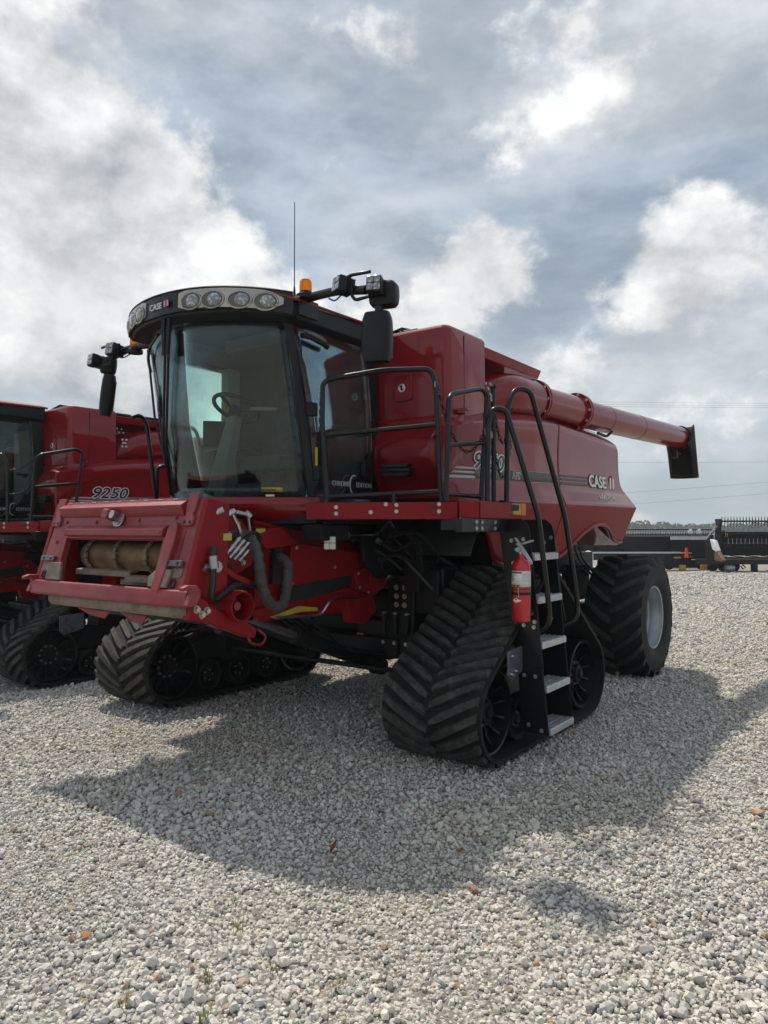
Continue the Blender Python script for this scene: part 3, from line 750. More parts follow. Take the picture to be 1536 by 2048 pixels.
O('monitor', M().box((-.33, -.45, 2.52), (.05, .24, .22), Euler((0, R(12), R(-40))).to_matrix()).box((-.33, -.40, 2.30), (.10, .16, .18), Euler((0, R(12), R(-30))).to_matrix()).tube([(-.33, -.42, 2.45), (-.36, -.3, 2.2), (-.38, -.2, 1.95)], .02, 6), 'black_plastic', root, bev=.012)
O('side_console', M().bx(-.70, -.42, -.3, .18, 1.92, 2.42), 'cab_trim', root, bev=.02)
O('inner_post', M().bx(-.74, -.62, -.06, .08, 1.92, 3.2), 'post_grey', root, bev=.02)
for z0, z1, xa, xb in ((2.88, 3.00, -.715, -.655), (2.95, 3.0, -.652, -.622), (2.74, 2.86, -.715, -.665), (2.36, 2.60, -.735, -.695)):
    O('warning_label', M().bx(xa, xb, -.068, -.061, z0, z1), 'label_yellow', root)
m = M().py([(-.708, 2.905), (-.662, 2.905), (-.685, 2.975)], -.072, -.069)
O('warning_mark', m, 'black_print', root)
O('floor_pod', M().bx(.2, .6, -.72, -.55, 1.925, 2.06).bx(-.1, .05, -.86, -.74, 1.93, 2.0).tube([(-.35, -.70, 1.93), (-.35, -.70, 2.06), (-.15, -.74, 2.08)], .014, 6), 'cab_trim', root, bev=.015)
def gstick(z0, z1, x0, x1, mt, txt=None):
    g = O('sticker_or_reflection', M().grid(lambda u, v: wsp(lerp(x0, x1, u), lerp(z0, z1, v), .006), 6, 1), mt, GL, solid=.002)
    return g
gstick(1.985, 2.018, .54, .66, 'yellow')
pA, pB = wsp(.543, 1.992, .016), wsp(.657, 1.992, .016)
text('YRG257247', pA, .0225, 'black_print', GL, bold=.0006, ext=.001, rot=(R(90), 0, math.atan2(pB.y - pA.y, pB.x - pA.x)))
gstick(1.945, 1.965, .56, .61, 'white_print')
gstick(2.575, 2.605, .54, .69, 'grey_trim')  # dim grey strip painted in place of a reflection on the glass
# wipers and hoses down the front
m = M()
for k, (x0, x1, x2) in enumerate(((.02, -.22, -.30), (.06, -.16, -.32))):
    m.tube([wsp(x0, 3.20, .05), wsp(x0 - .02, 3.12, .06), wsp(x1, 2.35, .06), wsp(x2, 1.98, .03)], .011, 6)
m.tube([wsp(-.42, 3.13, .03), wsp(-.36, 2.6, .05), wsp(-.26, 2.2, .05)], .010, 6)
m.tube([wsp(.0, 3.26, .06), wsp(-.01, 3.0, .08)], .02, 6).tube([wsp(.06, 3.26, .06), wsp(.03, 3.0, .08)], .02, 6)
m.tube([wsp(-.1, 3.17, .05), wsp(-.32, 3.12, .04), wsp(-.42, 3.05, .04), wsp(-.4, 2.95, .03)], .012, 6, .05)
O('wiper', m, 'rail_black', root)
# roof
def ly(x): return -1.28 + .45 * x * x
XE = .95
def roof(u, v):
    x = lerp(-.86, XE, u); yf = ly(x * .97) + .02; y = lerp(yf, .30, v)
    e = 1 - abs(x / (XE if x > 0 else .86)) ** 3.6
    z = 3.338 + .15 * e * (1 - .35 * v) * smooth01(.62 + v * 3) + .02 * v
    return (x, y, z)
RF = O('cab_roof', M().grid(roof, 36, 24), 'red_paint', root, solid=.02, smooth=60)
def skirt(z0, z1, o0, o1, name, mt, par, x0=-XE, x1=XE, n=36):
    secs = []
    for i in range(n + 1):
        x = lerp(x0, x1, i / n); nn = Vector((.9 * x, -1, 0)).normalized(); p = Vector((x, ly(x), drop(x)))
        za, zb_ = z0, z1
        if name == 'lamp_panel':
            ed = smooth01((abs(x) - .76) / .16) ** 2 + .35 * smooth01((.25 - abs(x)) / .06); za, zb_ = z0 + .055 * ed, z1 - .045 * ed
        secs.append([p + nn * o0 + Vector((0, 0, za)), p + nn * o1 + Vector((0, 0, za + .01)), p + nn * o1 * .6 + Vector((0, 0, zb_)), p + nn * o0 + Vector((0, 0, zb_))])
    return O(name, M().strip(secs), mt, par, smooth=50)
XL = -.82                                              # the visor turns the corner early on the far side
def drop(x): return -.055 * (x / .92) ** 3 if x > 0 else .02 * (x / .9) ** 2
skirt(3.275, 3.435, -.10, .0, 'visor_band', 'black_paint', RF, XL)
skirt(3.43, 3.447, -.06, .012, 'visor_rim', 'chrome', RF, XL)
def under(u, v):
    x = lerp(XL, XE, u); a = Vector((x, ly(x) + .02, 3.285)); b = Vector((x * .86, ws_y(x * .80, 3.2) + .03, 3.225 if x > 0 else 3.225 + .035 * abs(x) / .8)); a.z += drop(x); return a.lerp(b, v)
O('visor_underside', M().grid(under, 30, 4), 'black_plastic', RF, solid=.02)
for sg in (1, -1): O('roof_trim', M().px([(-.90, 3.33), (-.78, 3.21), (.28, 3.20), (.28, 3.37)] if sg > 0 else [(-.72, 3.335), (-.50, 3.25), (.28, 3.20), (.28, 3.37)], sg * .80, sg * .93), 'black_plastic', RF, bev=.015)
for s2, (xa, xb) in (('r', (.19, .90)), ('l', (-.80, -.19))):
    lb = skirt(3.282, 3.43, -.06, .012, 'lamp_panel', 'chrome', RF, xa, xb, 20)
    for c in (.30, .465, .645, .80):
        if s2 == 'l' and c > .7: continue
        x = c if s2 == 'r' else -c
        nn = Vector((.9 * x, -1, 0)).normalized(); tt = Vector((-nn.y, nn.x, 0)); zc = 3.352 - .006
        p = Vector((x, ly(x), zc + drop(x))) + nn * .010
        def ell(a, rx, rz, o): return p + tt * rx * math.cos(a) + Vector((0, 0, rz * math.sin(a))) + nn * o
        AN = [i * math.pi / 16 for i in range(32)]
        hl = O('work_lamp', M().tube([ell(a, .086, .061, .002) for a in AN], .007, 6, closed=True), 'chrome', lb)
        V = [[ell(a, .084 * k, .059 * k, o) for a in AN] for k, o in ((1.0, .002), (.8, .003), (.3, .0035))]
        O('lamp_cup', M().strip(V), 'grey_trim', hl, smooth=60)
        V = [[ell(a, .056 * k, .048 * k, o) + tt * .014 for a in AN] for k, o in ((1.0, .003), (.92, .013), (.6, .020), (.2, .022))]
        O('lens', M().strip(V), 'led_lens', hl, smooth=60)
text('CASE', (-.125, ly(-.1) - .012, 3.335), .062, 'white_print', RF, 'Y', bold=.001)
logo(RF, (.055, ly(.05) - .012, 3.335), (1, 0, 0), (0, 0, 1), (0, -1, 0), .045, 'silver_print')
# mirrors, beacons, work lights on arms at both front corners
def corner(sg):
    Y = -.72
    arm = M().tube([(sg * .80, Y + .02, 3.36), (sg * .98, Y, 3.38), (sg * 1.22, Y, 3.38), (sg * 1.50, Y - .01, 3.33)], .034, 8, .06)
    if sg > 0: arm.bx(sg * .76, sg * .95, Y - .09, Y + .12, 3.24, 3.37)
    arm.tube([(sg * 1.28, Y - .05, 3.42), (sg * 1.40, Y - .05, 3.44), (sg * 1.56, Y - .05, 3.43)], .013, 6).tube([(sg * 1.40, Y - .05, 3.30), (sg * 1.43, Y - .05, 3.26), (sg * 1.62, Y - .05, 3.27)], .013, 6, .03).tube([(sg * 1.38, Y - .05, 3.44), (sg * 1.40, Y - .05, 3.30)], .012, 6)
    arm.tube([(sg * 1.15, Y, 3.34), (sg * 1.24, Y - .04, 3.29), (sg * 1.34, Y - .06, 3.33)], .007, 5, .04)
    AR = O('mirror_arm', arm, 'rail_black', root, bev=.006)
    bxx, bz = (.93, 3.375) if sg > 0 else (-1.12, 3.325)
    bc = O('beacon', M().rev([(0, .068), (.03, .07), (.04, .05), (.055, .045)], (bxx, Y, bz), 'Z', 20), 'black_plastic', AR)
    O('amber_dome', M().rev([(0, .045), (.03, .046), (.07, .044), (.085, .035), (.09, .0)], (bxx, Y, bz + .055), 'Z', 20), 'amber', bc)
    if sg > 0: O('antenna', M().cyl((.80, -.70, 3.40), (.80, -.70, 3.50), .014, .006, 8).cyl((.80, -.70, 3.50), (.80, -.70, 4.13), .0042, .003, 6), 'rail_black', RF)
    for k, (x, z, rz) in enumerate(((1.33, 3.375, -.25), (1.625, 3.315, .25))):
        rt = Euler((R(-8), 0, rz * sg + (-.15 if k == 0 else .1))).to_matrix(); c = Vector((sg * x, Y - .09, z))
        wl = O('work_light', M().box(c, (.105, .07, .115), rt).box(c + rt @ Vector((0, .05, 0)), (.07, .04, .08), rt), 'black_plastic', AR, bev=.012)
        for a in (-.024, .024):
            for b in (-.026, .026):
                O('led', M().box(c + rt @ Vector((a, -.036, b)), (.044, .010, .048), rt), 'led_lens', wl, bev=.012)
        m = M()
        for q in range(5): m.box(c + rt @ Vector((0, .035 + .012 * q, 0)), (.112, .004, .10), rt)
        O('cooling_fin', m, 'black_plastic', wl)
    # mirror housing: a tall rounded shell with a smaller one over it
    rt = Euler((0, 0, .25)).to_matrix() if sg > 0 else Euler((0, R(11), 0)).to_matrix() @ Euler((0, 0, -.60)).to_matrix()
    def shell(c, w, d, h, nm):
        secs = []
        for i in range(9):
            t = i / 8; k = min(1, .80 + .20 * math.sin(math.pi * min(1, max(0, t))) ** .35); zz = c[2] + (t - .5) * h
            loop = []
            for j in range(20):
                a = 2 * math.pi * j / 20; ca, sa = math.cos(a), math.sin(a); pw_ = .55
                loop.append(Vector(c) + rt @ Vector((w / 2 * k * math.copysign(abs(ca) ** pw_, ca), d / 2 * k * math.copysign(abs(sa) ** pw_, sa), 0)) + rt @ Vector((0, 0, zz - c[2])))
            secs.append(loop)
        return O(nm, M().strip(secs), 'black_plastic', AR, smooth=55)
    mi = shell((sg * 1.565, Y + .02, 3.00), .21, .13, .335 if sg > 0 else .38, 'mirror_housing')
    O('mirror_face', M().box(Vector((sg * 1.565, Y + .02, 3.0)) + rt @ Vector((0, .066, 0)), (.165, .004, .27), rt), 'chrome', mi)
    shell((sg * 1.60, Y + .05, 3.29), .20, .15, .16, 'mirror_head')
    if sg < 0: AR.location.z = -.05
    O('mirror_neck', M().cyl((sg * 1.58, Y + .02, 3.14), (sg * 1.58, Y + .02, 3.24), .03, n=10), 'rail_black', AR)
for sg in (1, -1): corner(sg)

# ---------------------------------------------------------------- feeder house and its face plate
def fp(x, s, o=0.0):                                   # point on the tilted face: x across, s height, o outwards
    k = 1.044; return Vector((x, -1.57 - .3 * (1.90 - s) - o / k, s + .3 * o / k))
FN = (fp(0, 1.5, 1) - fp(0, 1.5, 0)).normalized()
m = M()
m.prism([(-.82, 1.64), (.86, 1.64), (.85, 1.905), (-.80, 1.905)], fp, -.05, 0)
m.prism([(-.85, 1.30), (-.545, 1.30), (-.605, 1.50), (-.605, 1.645), (-.825, 1.645)], fp, -.05, -.001)
m.prism([(.54, 1.30), (.90, 1.30), (.87, 1.645), (.535, 1.645), (.535, 1.5)], fp, -.05, -.001)
FP = O('face_plate', m, 'dusty_red', root, bev=.004, label='dusty red face plate of the feeder')
def ribx(prof, x0, x1, name, mt='dusty_red', par=FP):
    secs = [[fp(x, s, o) for s, o in prof] for x in (x0, x1)]
    return O(name, M().strip(secs), mt, par, bev=.004)
ribx([(1.90, -.01), (1.905, .012), (1.885, .015), (1.845, .055), (1.795, .012), (1.785, -.01)], -.735, .70, 'top_flange')
ribx([(1.735, -.01), (1.728, .012), (1.695, .040), (1.655, .036), (1.650, -.01)], -.60, .56, 'header_rib')
O('edge_rib', M().prism([(.585, 1.32), (.66, 1.30), (.70, 1.62), (.69, 1.72), (.665, 1.745), (.60, 1.70)], fp, -.01, .035), 'dusty_red', FP, bev=.006)
O('groove', M().prism([(.735, 1.50), (.741, 1.50), (.752, 1.70), (.746, 1.70)], fp, -.002, .0015), 'black_print', FP)
m = M()
for i in range(9):
    x = -.66 + i * .155
    m.prism([(x - .022, 1.894), (x + .022, 1.894), (x + .022, 1.90), (x - .022, 1.90)], fp, .010, .016)
O('weld_tab', m, 'silver_print', FP)
for x in (-.77, .765):
    bk = O('corner_bracket', M().prism([(x - .05, 1.93), (x + .05, 1.93), (x + .045, 1.83), (x + .03, 1.80), (x + .05, 1.77), (x + .05, 1.735), (x + .035, 1.722), (x - .045, 1.722), (x - .055, 1.74), (x - .03, 1.80), (x - .045, 1.83)], fp, .001, .022), 'dusty_red', FP, bev=.004)
    for dx in (-.03, .025): bolt(bk, fp(x + dx, 1.745, .022), FN, .010, .006, 'black_print')
bar_prof = [(1.325, -.03), (1.328, .016), (1.318, .026), (1.240, .026), (1.230, .018), (1.230, -.03)]
ribx(bar_prof, -.845, .93, 'support_bar')
for x, s2 in ((-.60, -1), (.58, 1)):
    O('corner_cover', M().prism([(x - .10, 1.335), (x + .10, 1.335), (x + .075, 1.40), (x + .05 , 1.46), (x - .09, 1.455)] if s2 < 0 else [(x - .05, 1.335), (x + .13, 1.335), (x + .15, 1.445), (x + .02, 1.455), (x - .06, 1.40)], fp, .001, .026), 'dirty_metal', FP, bev=.006)
    xx = x - .16 if s2 < 0 else x + .17
    O('ring_hole', M().tube([fp(xx + .022 * math.cos(a), 1.365 + .026 * math.sin(a), .006) for a in [i * math.pi / 8 for i in range(16)]], .006, 6, closed=True), 'black_print', FP)
    O('scratch_patch', M().prism([(xx - .06, 1.40), (xx + .06, 1.405), (xx + .065, 1.46), (xx - .05, 1.455)], fp, .0005, .0025), 'dirty_metal', FP)
for x in (-.745, .725):
    lt = O('latch_plate', M().prism([(x - .085, 1.468), (x + .085, 1.468), (x + .085, 1.505), (x - .085, 1.505)], fp, .004, .026), 'plate_blue', FP, bev=.003)
    for dx in (-.045, .05): bolt(lt, fp(x + dx, 1.487, .026), FN, .011, .006, 'black_print')
for x, s in ((-.66, 1.70), (-.72, 1.61), (-.27, 1.755), (.23, 1.765), (.62, 1.78), (.70, 1.66), (-.58, 1.675), (.53, 1.68), (-.655, 1.755)): bolt(FP, fp(x, s, .03 if s in (1.675, 1.68) else .0), FN, .013, .012, 'dusty_red')
pn = O('drive_pin', M().rev([(0, .062), (.008, .062), (.010, .05), (.016, .048)], fp(.01, 1.775, .01), 'Y', 24, Euler((R(180 - 16.7), 0, 0)).to_matrix()), 'steel', FP)
m = M().cyl(fp(.02, 1.785, .02), fp(.02, 1.785, .085), .030, n=16)
O('pin_shaft', m, 'steel', pn)
O('pin_cap', M().prism([(-.085, 1.76), (-.03, 1.752), (-.015, 1.78), (-.03, 1.82), (-.08, 1.825), (-.095, 1.80)], fp, .02, .095), 'dusty_red', pn, bev=.008)
# side walls of the frame and the inner throat
for xa, xb in ((.845, .895), (-.87, -.83)): O('frame_side', M().px([(-1.575, 1.90), (-1.40, 1.865), (-1.42, 1.30), (-1.55, 1.24), (-1.76, 1.27)], xa, xb), 'red_shade_finish', FP, bev=.005)
th = M().bx(-.66, -.62, -1.52, -.9, 1.15, 1.80).bx(.56, .60, -1.52, -.9, 1.15, 1.80).bx(-.66, .6, -1.60, -.9, 1.78, 1.82).bx(-.66, .6, -1.3, -.9, 1.05, 1.10).bx(-.66, .6, -.92, -.9, 1.05, 1.80)
O('feeder_throat', th, 'mech_black', root)
DRM = O('feed_drum', M().cyl((-.60, -1.43, 1.515), (.555, -1.43, 1.515), .108, n=32), 'rust_brown', root, label='rust brown feeder drum behind the opening')
for x in (-.50, -.14, .22, .50):
    m = M()
    for k in range(18):
        a = 2 * math.pi * k / 18; u = Vector((0, math.cos(a), math.sin(a))); q = Euler((a, 0, 0)).to_matrix()
        m.box(Vector((x, -1.43, 1.515)) + u * .126, (.040 if k % 2 else .026, .018, .036), q)
    O('feed_chain', m, 'dirty_metal', DRM, bev=.003)
for x0, x1, y, z in ((-.55, .12, -1.60, 1.40), (.10, .56, -1.63, 1.37), (-.02, .5, -1.58, 1.345)):
    O('chain_slat', M().px([(y, z), (y + .05, z + .015), (y + .05, z + .022), (y - .004, z + .012), (y - .006, z - .025), (y, z - .025)], x0, x1), 'dirty_metal', DRM, bev=.002)
O('stripper_plate', M().bx(-.2, .30, -1.40, -1.395, 1.615, 1.66), 'dirty_metal', DRM)
def lip(u, v):
    a = lerp(-.6, 1.7, v); return (lerp(-.66, .90, u), -1.70 - .050 * math.cos(a), 1.185 - .055 * math.sin(a) * .9 + .02)
O('lower_lip', M().grid(lip, 20, 10), 'dirty_metal', FP, solid=.01)
O('lip_plate', M().prism([(-.50, 1.13), (-.1, 1.125), (-.16, 1.075), (-.34, 1.09)], lambda a, b, o: (a, -1.62 + o, b), 0, .012).prism([(0.0, 1.13), (.3, 1.12), (.25, 1.06), (.14, 1.07)], lambda a, b, o: (a, -1.60 + o, b), 0, .012), 'dusty_red', FP)
for x, sgn in ((-.87, -1), (.955, 1)):
    hk = [(-1.80, 1.245), (-1.74, 1.235), (-1.70, 1.29), (-1.70, 1.335), (-1.73, 1.365), (-1.79, 1.37), (-1.835, 1.355), (-1.83, 1.335), (-1.78, 1.338), (-1.765, 1.315), (-1.785, 1.28)]
    O('header_hook', M().px(hk, x - .022, x + .022), 'dusty_red', FP, bev=.005)
# feeder housing behind, sloping down to the pivot under the cab
fh = M().px([(-1.34, 1.78), (-.95, 1.76), (.50, 1.52), (.55, 1.02), (-.6, 1.06), (-1.34, 1.20)], .42, .60).px([(-1.34, 1.78), (-.95, 1.76), (.50, 1.52), (.55, 1.02), (-.6, 1.06), (-1.34, 1.20)], -.64, -.46)
fh.px([(-1.34, 1.80), (-.95, 1.78), (.50, 1.54), (.50, 1.50), (-.95, 1.74), (-1.34, 1.76)], -.64, .60).px([(-1.30, 1.16), (-.6, 1.03), (.55, .99), (.55, 1.03), (-.6, 1.07), (-1.30, 1.20)], -.64, .60)
O('feeder_house', fh, 'red_shade_finish', root, bev=.006)
SS = O('side_shield', M().px([(-.60, 1.575), (-.52, 1.60), (.30, 1.505), (.30, 1.34), (-.64, 1.275)], .60, .69), 'red_shade_finish', root, bev=.008)
O('upper_shield', M().px([(-.95, 1.66), (-.78, 1.715), (-.70, 1.715), (-.53, 1.60), (-.60, 1.578), (-.86, 1.56)], .60, .685), 'red_shade_finish', root, bev=.008)
O('hose_slot', M().px([(-.74, 1.56), (-.645, 1.56), (-.66, 1.30), (-.76, 1.30)], .595, .645), 'black_print', SS)
for y, z in ((-.55, 1.565), (-.6, 1.30), (.27, 1.36), (.27, 1.47), (-.1, 1.40)): bolt(SS, (.69, y, z), (1, 0, 0), .011, .009)
O('rubber_skirt', M().px([(-.70, 1.265), (.22, 1.345), (.22, 1.255), (-.3, 1.18), (-.66, 1.15)], .655, .672), 'tyre_rubber', root)
O('lower_side_plate', M().px([(-.95, 1.12), (.1, 1.22), (.42, 1.18), (.40, 1.04), (-.3, 1.02), (-.9, 1.04)], .60, .645), 'red_shade_finish', root, bev=.006)
pv = O('pivot_housing', M().cyl((.60, .43, 1.30), (.74, .43, 1.30), .125, n=28).px([(.12, 1.36), (.43, 1.42), (.50, 1.20), (.40, 1.14), (.16, 1.20)], .60, .725).cyl((.60, .33, 1.44), (.70, .33, 1.44), .055, n=18), 'red_shade_finish', root, bev=.006)
O('lynch_pin', M().tube([(.75, .34, 1.40), (.755, .40, 1.345), (.755, .52, 1.27)], .007, 5).tube([(.757, .43 + .022 * math.cos(a), 1.32 + .022 * math.sin(a)) for a in [i * math.pi / 6 for i in range(12)]], .005, 5, closed=True), 'steel', pv)
for y, z in ((.16, 1.34), (.18, 1.22), (.40, 1.405), (.30, 1.17)): bolt(pv, (.727, y, z), (1, 0, 0), .011, .009)
O('pivot_foot', M().px([(.05, 1.14), (.42, 1.13), (.46, 1.0), (.30, .90), (.12, .93)], .60, .69), 'red_shade_finish', root, bev=.006)
# adjuster arm, pulley guard and handle on the near side
AM = O('tilt_arm', M().px([(-1.74, 1.31), (-1.62, 1.265), (-1.57, 1.215), (-1.26, 1.085), (-1.19, 1.04), (-1.21, .985), (-1.28, .995), (-1.61, 1.125), (-1.75, 1.155)], .865, .935), 'red_shade_finish', root, bev=.008)
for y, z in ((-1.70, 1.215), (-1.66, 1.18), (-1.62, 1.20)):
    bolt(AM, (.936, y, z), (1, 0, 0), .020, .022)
PG = O('pulley_guard', M().revo([(.80, .098), (1.0, .098), (1.0, .089), (.80, .089)], (0, -1.38, 1.21), 'X', 32).cyl((.80, -1.38, 1.21), (.82, -1.38, 1.21), .092, n=28), 'red_shade_finish', root, smooth=50)
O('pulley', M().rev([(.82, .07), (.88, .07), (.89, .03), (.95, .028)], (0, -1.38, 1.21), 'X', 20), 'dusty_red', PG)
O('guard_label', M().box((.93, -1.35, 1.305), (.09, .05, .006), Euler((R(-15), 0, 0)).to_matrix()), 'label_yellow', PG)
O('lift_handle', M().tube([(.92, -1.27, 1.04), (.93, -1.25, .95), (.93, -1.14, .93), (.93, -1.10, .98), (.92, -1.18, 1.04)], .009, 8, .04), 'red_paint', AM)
MB_ = O('coupler_bracket', M().px([(-1.50, 1.82), (-1.1, 1.78), (-.95, 1.64), (-.98, 1.45), (-1.15, 1.38), (-1.46, 1.42)], .60, .66).px([(-1.50, 1.46), (-1.36, 1.38), (-1.22, 1.33), (-1.22, 1.37), (-1.36, 1.42), (-1.48, 1.51)], .66, .90), 'red_shade_finish', root, bev=.005)
for y, z in ((-1.38, 1.70), (-1.32, 1.73), (-1.29, 1.66), (-1.20, 1.67), (-1.02, 1.66), (-1.07, 1.47), (-1.25, 1.75), (-1.36, 1.58), (-1.44, 1.62)): bolt(MB_, (.662, y, z), (1, 0, 0), .017, .018)
m = M()
for i in range(4):
    a = Vector((.88, -1.43 + .042 * i, 1.53 - .012 * i)); b = a + Vector((.02, .12, .12)); m.cyl(a, b, .012, n=8).cyl(a.lerp(b, .25), a.lerp(b, .55), .017, n=8).cyl(a.lerp(b, .75), a.lerp(b, .95), .015, n=6)
O('quick_coupler', m, 'steel', MB_)
m = M().cyl((.82, -1.50, 1.745), (.85, -1.34, 1.815), .012, n=8).cyl((.84, -1.37, 1.80), (.85, -1.32, 1.825), .022, n=10).cyl((.85, -1.34, 1.81), (.86, -1.28, 1.70), .013, n=8).cyl((.855, -1.30, 1.75), (.86, -1.265, 1.66), .018, n=8).cyl((.82, -1.27, 1.82), (.85, -1.19, 1.80), .014, n=8).cyl((.84, -1.21, 1.815), (.85, -1.18, 1.79), .024, n=10).cyl((.85, -1.20, 1.80), (.85, -1.175, 1.67), .010, n=8).cyl((.86, -1.52, 1.80), (.90, -1.46, 1.83), .026, n=10)
O('hydraulic_fitting', m, 'steel', MB_)
m = M().cyl((.94, -1.58, 1.54), (.945, -1.57, 1.46), .03, n=10).cyl((.91, -1.55, 1.47), (.96, -1.55, 1.47), .035, n=10).cyl((.90, -1.61, 1.45), (.93, -1.61, 1.48), .02, n=8)
O('pto_fitting', m, 'steel', MB_)
m = M().tube([(.93, -1.56, 1.60), (.945, -1.575, 1.48), (.955, -1.59, 1.36), (.95, -1.60, 1.27), (.93, -1.52, 1.27), (.90, -1.36, 1.345), (.85, -1.15, 1.335), (.78, -.95, 1.25)], .020, 8, .06)
m.tube([(.88, -1.43, 1.54), (.86, -1.36, 1.44), (.80, -1.25, 1.32)], .014, 6, .05)
for i in range(3): m.tube([(.90, -1.32 + .04 * i, 1.64 - .01 * i), (.92, -1.25 + .02 * i, 1.69), (.88, -1.14 + .02 * i, 1.66), (.84, -1.10, 1.55)], .011, 6, .06)
O('hydraulic_hose', m, 'hose', MB_)
m = M().tube([(.78, -1.28, 1.66), (.88, -1.22, 1.67), (.93, -1.20, 1.58), (.95, -1.19, 1.47), (.95, -1.17, 1.33), (.94, -1.10, 1.21), (.91, -.96, 1.15), (.87, -.85, 1.22), (.82, -.78, 1.36), (.77, -.72, 1.46), (.63, -.69, 1.50)], lambda t: .036 + .004 * math.sin(t * 90), 10, .10, 8)
O('hose_sleeve', m, 'sleeve', root, smooth=70)
m = M()
for y, z in ((-.745, 1.52), (-.74, 1.40), (-.70, 1.14), (-.54, 1.08)): m.box((.84, y, z), (.10, .10, .012), Euler((R(20 if z < 1.2 else 0), 0, 0)).to_matrix())
O('warning_label', M().box((.897, -1.42, 1.655), (.004, .07, .045)), 'label_yellow', FP)
O('warning_label', M().box((.664, -.90, 1.675), (.004, .09, .07)), 'label_yellow', MB_)
m = M()
m.tube([(.70, -.78, 1.06), (.70, -.42, 1.035), (.72, -.30, 1.04), (.74, -.22, 1.14), (.74, -.12, 1.165), (.74, .14, 1.125)], .011, 6, .04)
O('safety_rod', m, 'steel', root)
O('yellow_stop', M().px([(-.80, 1.065), (-.51, 1.12), (-.29, 1.09), (-.29, 1.062), (-.48, 1.075), (-.76, 1.05)], .655, .675), 'yellow', root)
# lift cylinders and lower linkage
for x, nm in ((.50, 1), (-.38, 2)):
    dz = 0 if x > 0 else .02
    CY = O('lift_cylinder', M().cyl((x, -.34, .86), (x, .72, .47), .062, n=20).cyl((x, -.37, .872), (x, -.30, .846), .07, n=20).cyl((x - .06, .74, .46), (x + .06, .74, .46), .075, n=16), 'mech_black', root, smooth=50)
    O('piston_rod', M().cyl((x, -.95, 1.085), (x, -.33, .857), .032, n=16), 'steel', CY)
m = M().bx(-1.1, 1.1, .80, 1.22, .72, 1.12).bx(-.8, .85, .55, .85, .58, .76).cyl((-1.3, 1.03, 1.02), (1.3, 1.03, 1.02), .12, n=18)
O('front_axle', m, 'mech_black', root, bev=.02)
O('tie_rod', M().cyl((1.15, .38, .52), (-1.1, .38, .52), .022, n=10).bx(-1.12, -1.06, .30, .46, .42, .70), 'mech_black', root)
m = M().bx(.72, 1.0, .58, .86, .62, 1.25)
GB = O('gearbox', m.bx(.95, 1.22, .62, .9, .98, 1.36).bx(.35, .72, .62, .9, .55, .9), 'mech_black', root, bev=.015)
for i in range(3):
    for j in range(2): bolt(GB, (.82 + j * .085, .578, 1.05 + i * .075), (0, -1, 0), .02, .014)
for i in range(3):
    O('valve', M().cyl((.70 + i * .12, .56, .80), (.70 + i * .12, .56, .95), .022, n=10).cyl((.70 + i * .12, .56, .94), (.70 + i * .12, .56, .97), .032, n=8), 'mech_black', GB)
    bolt(GB, (.70 + i * .12, .56, .972), (0, 0, 1), .022, .012, 'steel')
    bolt(GB, (.70 + i * .12, .545, .72), (0, -1, 0), .014, .014)
for (x, z) in ((.42, .70), (.80, .68)):
    lb = O('warning_label', M().bx(x - .035, x + .035, .572, .576, z - .07, z + .07), 'yellow', GB)
    O('warning_mark', M().py([(x - .025, z + .01), (x + .025, z + .01), (x, z + .055)], .568, .571).py([(x - .025, z - .055), (x + .025, z - .055), (x, z - .012)], .568, .571), 'black_print', lb)
O('fuel_tank', M().px([(.66, 1.38), (1.2, 1.42), (1.25, 1.10), (.72, 1.02)], .98, 1.235), 'black_paint', root, bev=.03)
O('belt_guard', M().px([(.10, 1.62), (.22, 1.70), (.62, 1.66), (.60, 1.42), (.42, 1.28), (.30, 1.30), (.12, 1.44)], .78, .82), 'black_plastic', root, bev=.008)
m = M()
def drum(u, v): a = lerp(.1, 1.25, v); return (lerp(.85, 1.5, u), 1.15 - .50 * math.sin(a), 1.34 + .46 * math.cos(a))
O('rotor_housing', M().grid(drum, 4, 14), 'tank_inner', root, solid=.01)
O('separator_side', M().bx(.80, .84, .35, 2.2, 1.35, 1.95).bx(-.84, -.80, .35, 2.2, 1.35, 1.95), 'mech_black', root)
O('cross_member', M().bx(-.85, .85, .45, .55, 1.55, 1.80).bx(-.7, .7, .30, .38, 1.60, 1.74), 'mech_black', root, bev=.01)
m = M()
rr = random.Random(5)
for i in range(14):
    y = rr.uniform(-.1, .5); x = rr.uniform(.7, 1.15); z = rr.uniform(1.45, 1.72)
    m.tube([(x, y, z), (x + rr.uniform(-.1, .1), y + .2, z + rr.uniform(-.12, .08)), (x + rr.uniform(-.1, .2), y + .4, z + rr.uniform(-.2, .1)), (x + rr.uniform(-.1, .15), y + .55, z - .25)], rr.uniform(.008, .02), 6, .12)
O('cable_bundle', m, 'hose', root)
O('control_link', M().cyl((.92, -.35, 1.655), (1.0, .05, 1.665), .007, n=6).tube([(1.0, .05, 1.665), (1.0, .12, 1.70), (1.02, .20, 1.78), (1.02, .26, 1.72)], .008, 6, .03).cyl((.92, -.22, 1.64), (.92, -.22, 1.68), .015, n=8).cyl((1.03, .02, 1.62), (1.03, .06, 1.60), .022, n=8), 'steel', root)
m = M().bx(.80, 1.0, -.62, -.30, 1.62, 1.74)
O('frame_box', m.bx(.86, .92, -.45, -.38, 1.66, 1.76), 'mech_black', root, bev=.01)
